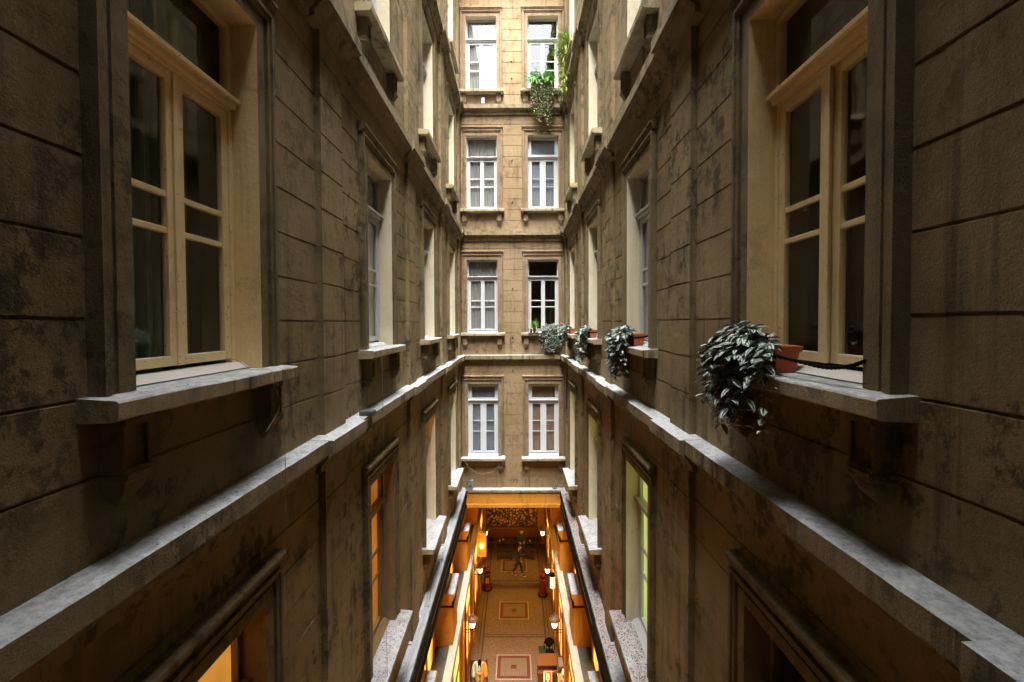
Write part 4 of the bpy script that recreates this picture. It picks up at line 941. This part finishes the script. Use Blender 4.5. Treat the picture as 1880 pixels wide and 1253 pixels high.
zc = Z0
rope([(1.905, 2.19, zc - .20), (1.86, 2.25, zc - .235), (1.85, 2.40, zc - .258), (1.84, 2.6, zc - .245), (1.825, 2.85, zc - .225), (1.822, 3.15, zc - .22)], .0105, 'black twisted rope stretched round the nearest planter')
rope([(1.90, 5.78, zc - .18), (1.86, 5.85, zc - .20), (1.83, 6.2, zc - .22), (1.82, 6.6, zc - .21)], .013, 'black twisted rope round the second planter', 40)
rope([(1.90, 9.35, zc - .21), (1.80, 9.6, zc - .225), (1.785, 10.0, zc - .225)], .012, 'black twisted rope round the third planter', 30)
def wire(pts, r, label, mat='wirem', name='wire'): mb = MB(); mb.tube(pts, r, 5); tag(mb.build(name, mat), label, 'wire')
MT['wirem'] = paint('old_wire', (.22, .18, .12), rough=.6); MT['brick'] = paint('dark_tile', (.07, .075, .07), rough=.7, amt=.4)
wire([(-1.735, 3.31, zc - .352), (-1.728, 3.31, zc - .46), (-1.725, 3.31, zc - 1.1), (-1.73, 3.31, zc - 1.9), (-1.72, 3.33, zc - 3.4), (-1.70, 3.36, zc - 6.1)], .0022, 'thin wire hanging from the nearest left sill down past the cornice')
wire([(-1.74, 5.76, zc - .352), (-1.728, 5.76, zc - .5), (-1.725, 5.78, zc - 1.2), (-1.725, 5.78, zc - 2.3), (-1.70, 5.80, zc - 6.1)], .003, 'thin wire hanging from the second left sill')
wire([(-1.72, 12.9, zc - .5), (-1.72, 12.9, zc - 6.)], .004, 'thin wire hanging from the last left sill')
wire([(-2.0, 3.0, zc - .27), (-1.97, 3.02, zc - .24), (-1.93, 3.06, zc - .26), (-1.85, 3.1, zc - .335), (-1.76, 3.16, zc - .338), (-1.732, 3.19, zc - .37), (-1.722, 3.17, zc - .48), (-1.72, 3.27, zc - .60), (-1.74, 3.2, zc - .72), (-1.76, 3.12, zc - .80)], .0019, 'curly wire drooping over the edge of the nearest left sill')
mb = MB(); mb.box((-1.87, 5.28, zc - 1.157), (-1.70, 5.42, zc - 1.105)); mb.box((-1.86, 5.29, zc - 1.105), (-1.72, 5.40, zc - 1.10)); tag(mb.build('loose_tile', 'brick', bevel=.005), 'loose dark tile lying on the left cornice', 'tile')
mb = MB(); mb.box((-1.10, 15.42, zc + 7.93), (-.98, 15.53, zc + 8.13)); mb.box((-1.08, 15.40, zc + 8.03), (-1.05, 15.42, zc + 8.08)); mb.box((-1.02, 15.40, zc + 7.99), (-.99, 15.42, zc + 8.04)); tag(mb.build('junction_box', 'white', bevel=.006), 'small white junction box under the top left far window', 'junction box')
mb = MB(); mb.box((-.42, 15.36, zc - 4.98), (-.34, 15.52, zc - 4.86)); mb.tube([(-.38, 15.36, zc - 4.92), (-.38, 15.32, zc - 5.02), (-.38, 15.33, zc - 5.15)], .012); tag(mb.build('sensor', 'white', bevel=.006), 'small white fitting at the end of the lowest left far sill', 'fitting')
wire([(-1.75, 15.24, zc - 5.0), (-1.6, 15.3, zc - 5.25), (-1.35, 15.3, zc - 5.45), (-1.15, 15.3, zc - 5.5)], .006, 'loose cream wire drooping below the lowest left far sill', 'cream')
wire([(-1.15, 15.3, zc - 5.5), (-.75, 15.3, zc - 5.4), (-.5, 15.3, zc - 5.15)], .006, 'loose cream wire rising to the white fitting', 'cream')
tw = MB()
for a, b in (((1.42, 15.25, .05), (1.60, 15.45, .02)), ((1.42, 15.45, .02), (1.60, 15.27, .06)), ((1.47, 15.3, .03), (1.55, 15.5, .09))): tw.tube([(a[0], a[1], zc - 6.07 + a[2]), ((a[0] + b[0]) / 2, (a[1] + b[1]) / 2, zc - 6.04), (b[0], b[1], zc - 6.07 + b[2])], .009, 5)
tag(tw.build('twigs', 'black'), 'small crossed dark twigs at the right end of the far ledge', 'twigs')
for (x, z) in ((.0, 5.9), (.0, 4.4), (-.02, 9.45), (.0, 8.85), (.0, 1.25), (.0, -.55), (0, -1.75)):
    mb = MB(); mb.lathe([(.022, 0), (.028, .01), (.012, .03)], (0, 0, 0), 10); mb.tube([(0, 0, .02), (0, -.03, .05)], .008)
    b_ = MB(lambda a, b, c, x=x, z=z: (x + a, 15.53 - c, zc + z + b)); b_.add(mb.v, mb.f); b_.build('bolt', 'black', far, far.location)
# leaf litter and crumbs on ledges and sills
lt_ = MB(); rr = random.Random(11); rr2 = MB()
def crumb(mb, x, y, z, s):
    a = rr.uniform(0, 6.28); c_, s_ = math.cos(a) * s, math.sin(a) * s; h = rr.uniform(.1, .5) * s
    mb.add([(x - c_, y - s_, z), (x + s_ * .6, y - c_ * .6, z + h), (x + c_, y + s_, z + h * .3), (x - s_ * .6, y + c_ * .6, z + h * 1.1)], [(0, 1, 2, 3)])
for i in range(5200):
    crumb(lt_ if rr.random() < .6 else rr2, HW - rr.uniform(.01, .215), rr.uniform(7.5, 15.4), zc - 6.07, rr.uniform(.005, .02))
for (c, sd, n) in ((SIDE_C[1], 1, 1500), (SIDE_C[1], -1, 500), (SIDE_C[2], 1, 300)):
    for i in range(n):
        y = c + rr.uniform(-.8, .8); inn = abs(y - c) < HALF
        crumb(lt_ if rr.random() < .6 else rr2, sd * (HW - rr.uniform(-.12 if inn else .05, .25)), y, zc + ST[0]['sill'] + .002, rr.uniform(.004, .017))
for i in range(170):
    y = rr.uniform(2., 15); crumb(rr2, -HW + rr.uniform(.02, .17), y, zc - 1.16, rr.uniform(.004, .012))
    y = rr.uniform(2., 15); crumb(rr2, HW - rr.uniform(.02, .17), y, zc - 1.16, rr.uniform(.003, .008))
for c in SIDE_C[:3]:
    for i in range(16): crumb(rr2, -HW + rr.uniform(.0, .17), c + rr.uniform(-.7, .7), zc - .345, rr.uniform(.003, .009))
MT['litterpink'] = paint('pale_litter', (.50, .36, .33), rough=.9, amt=.5); MT['litterdark'] = paint('dark_litter', (.09, .045, .035), rough=.9, amt=.5)
tag(lt_.build('pale_litter', 'litterpink'), kind='stuff', label='pale leaf litter scattered over the lower ledges and sills', cat='litter'); tag(rr2.build('dark_litter', 'litterdark'), kind='stuff', label='dark dry leaf crumbs scattered over ledges and cornices', cat='litter')
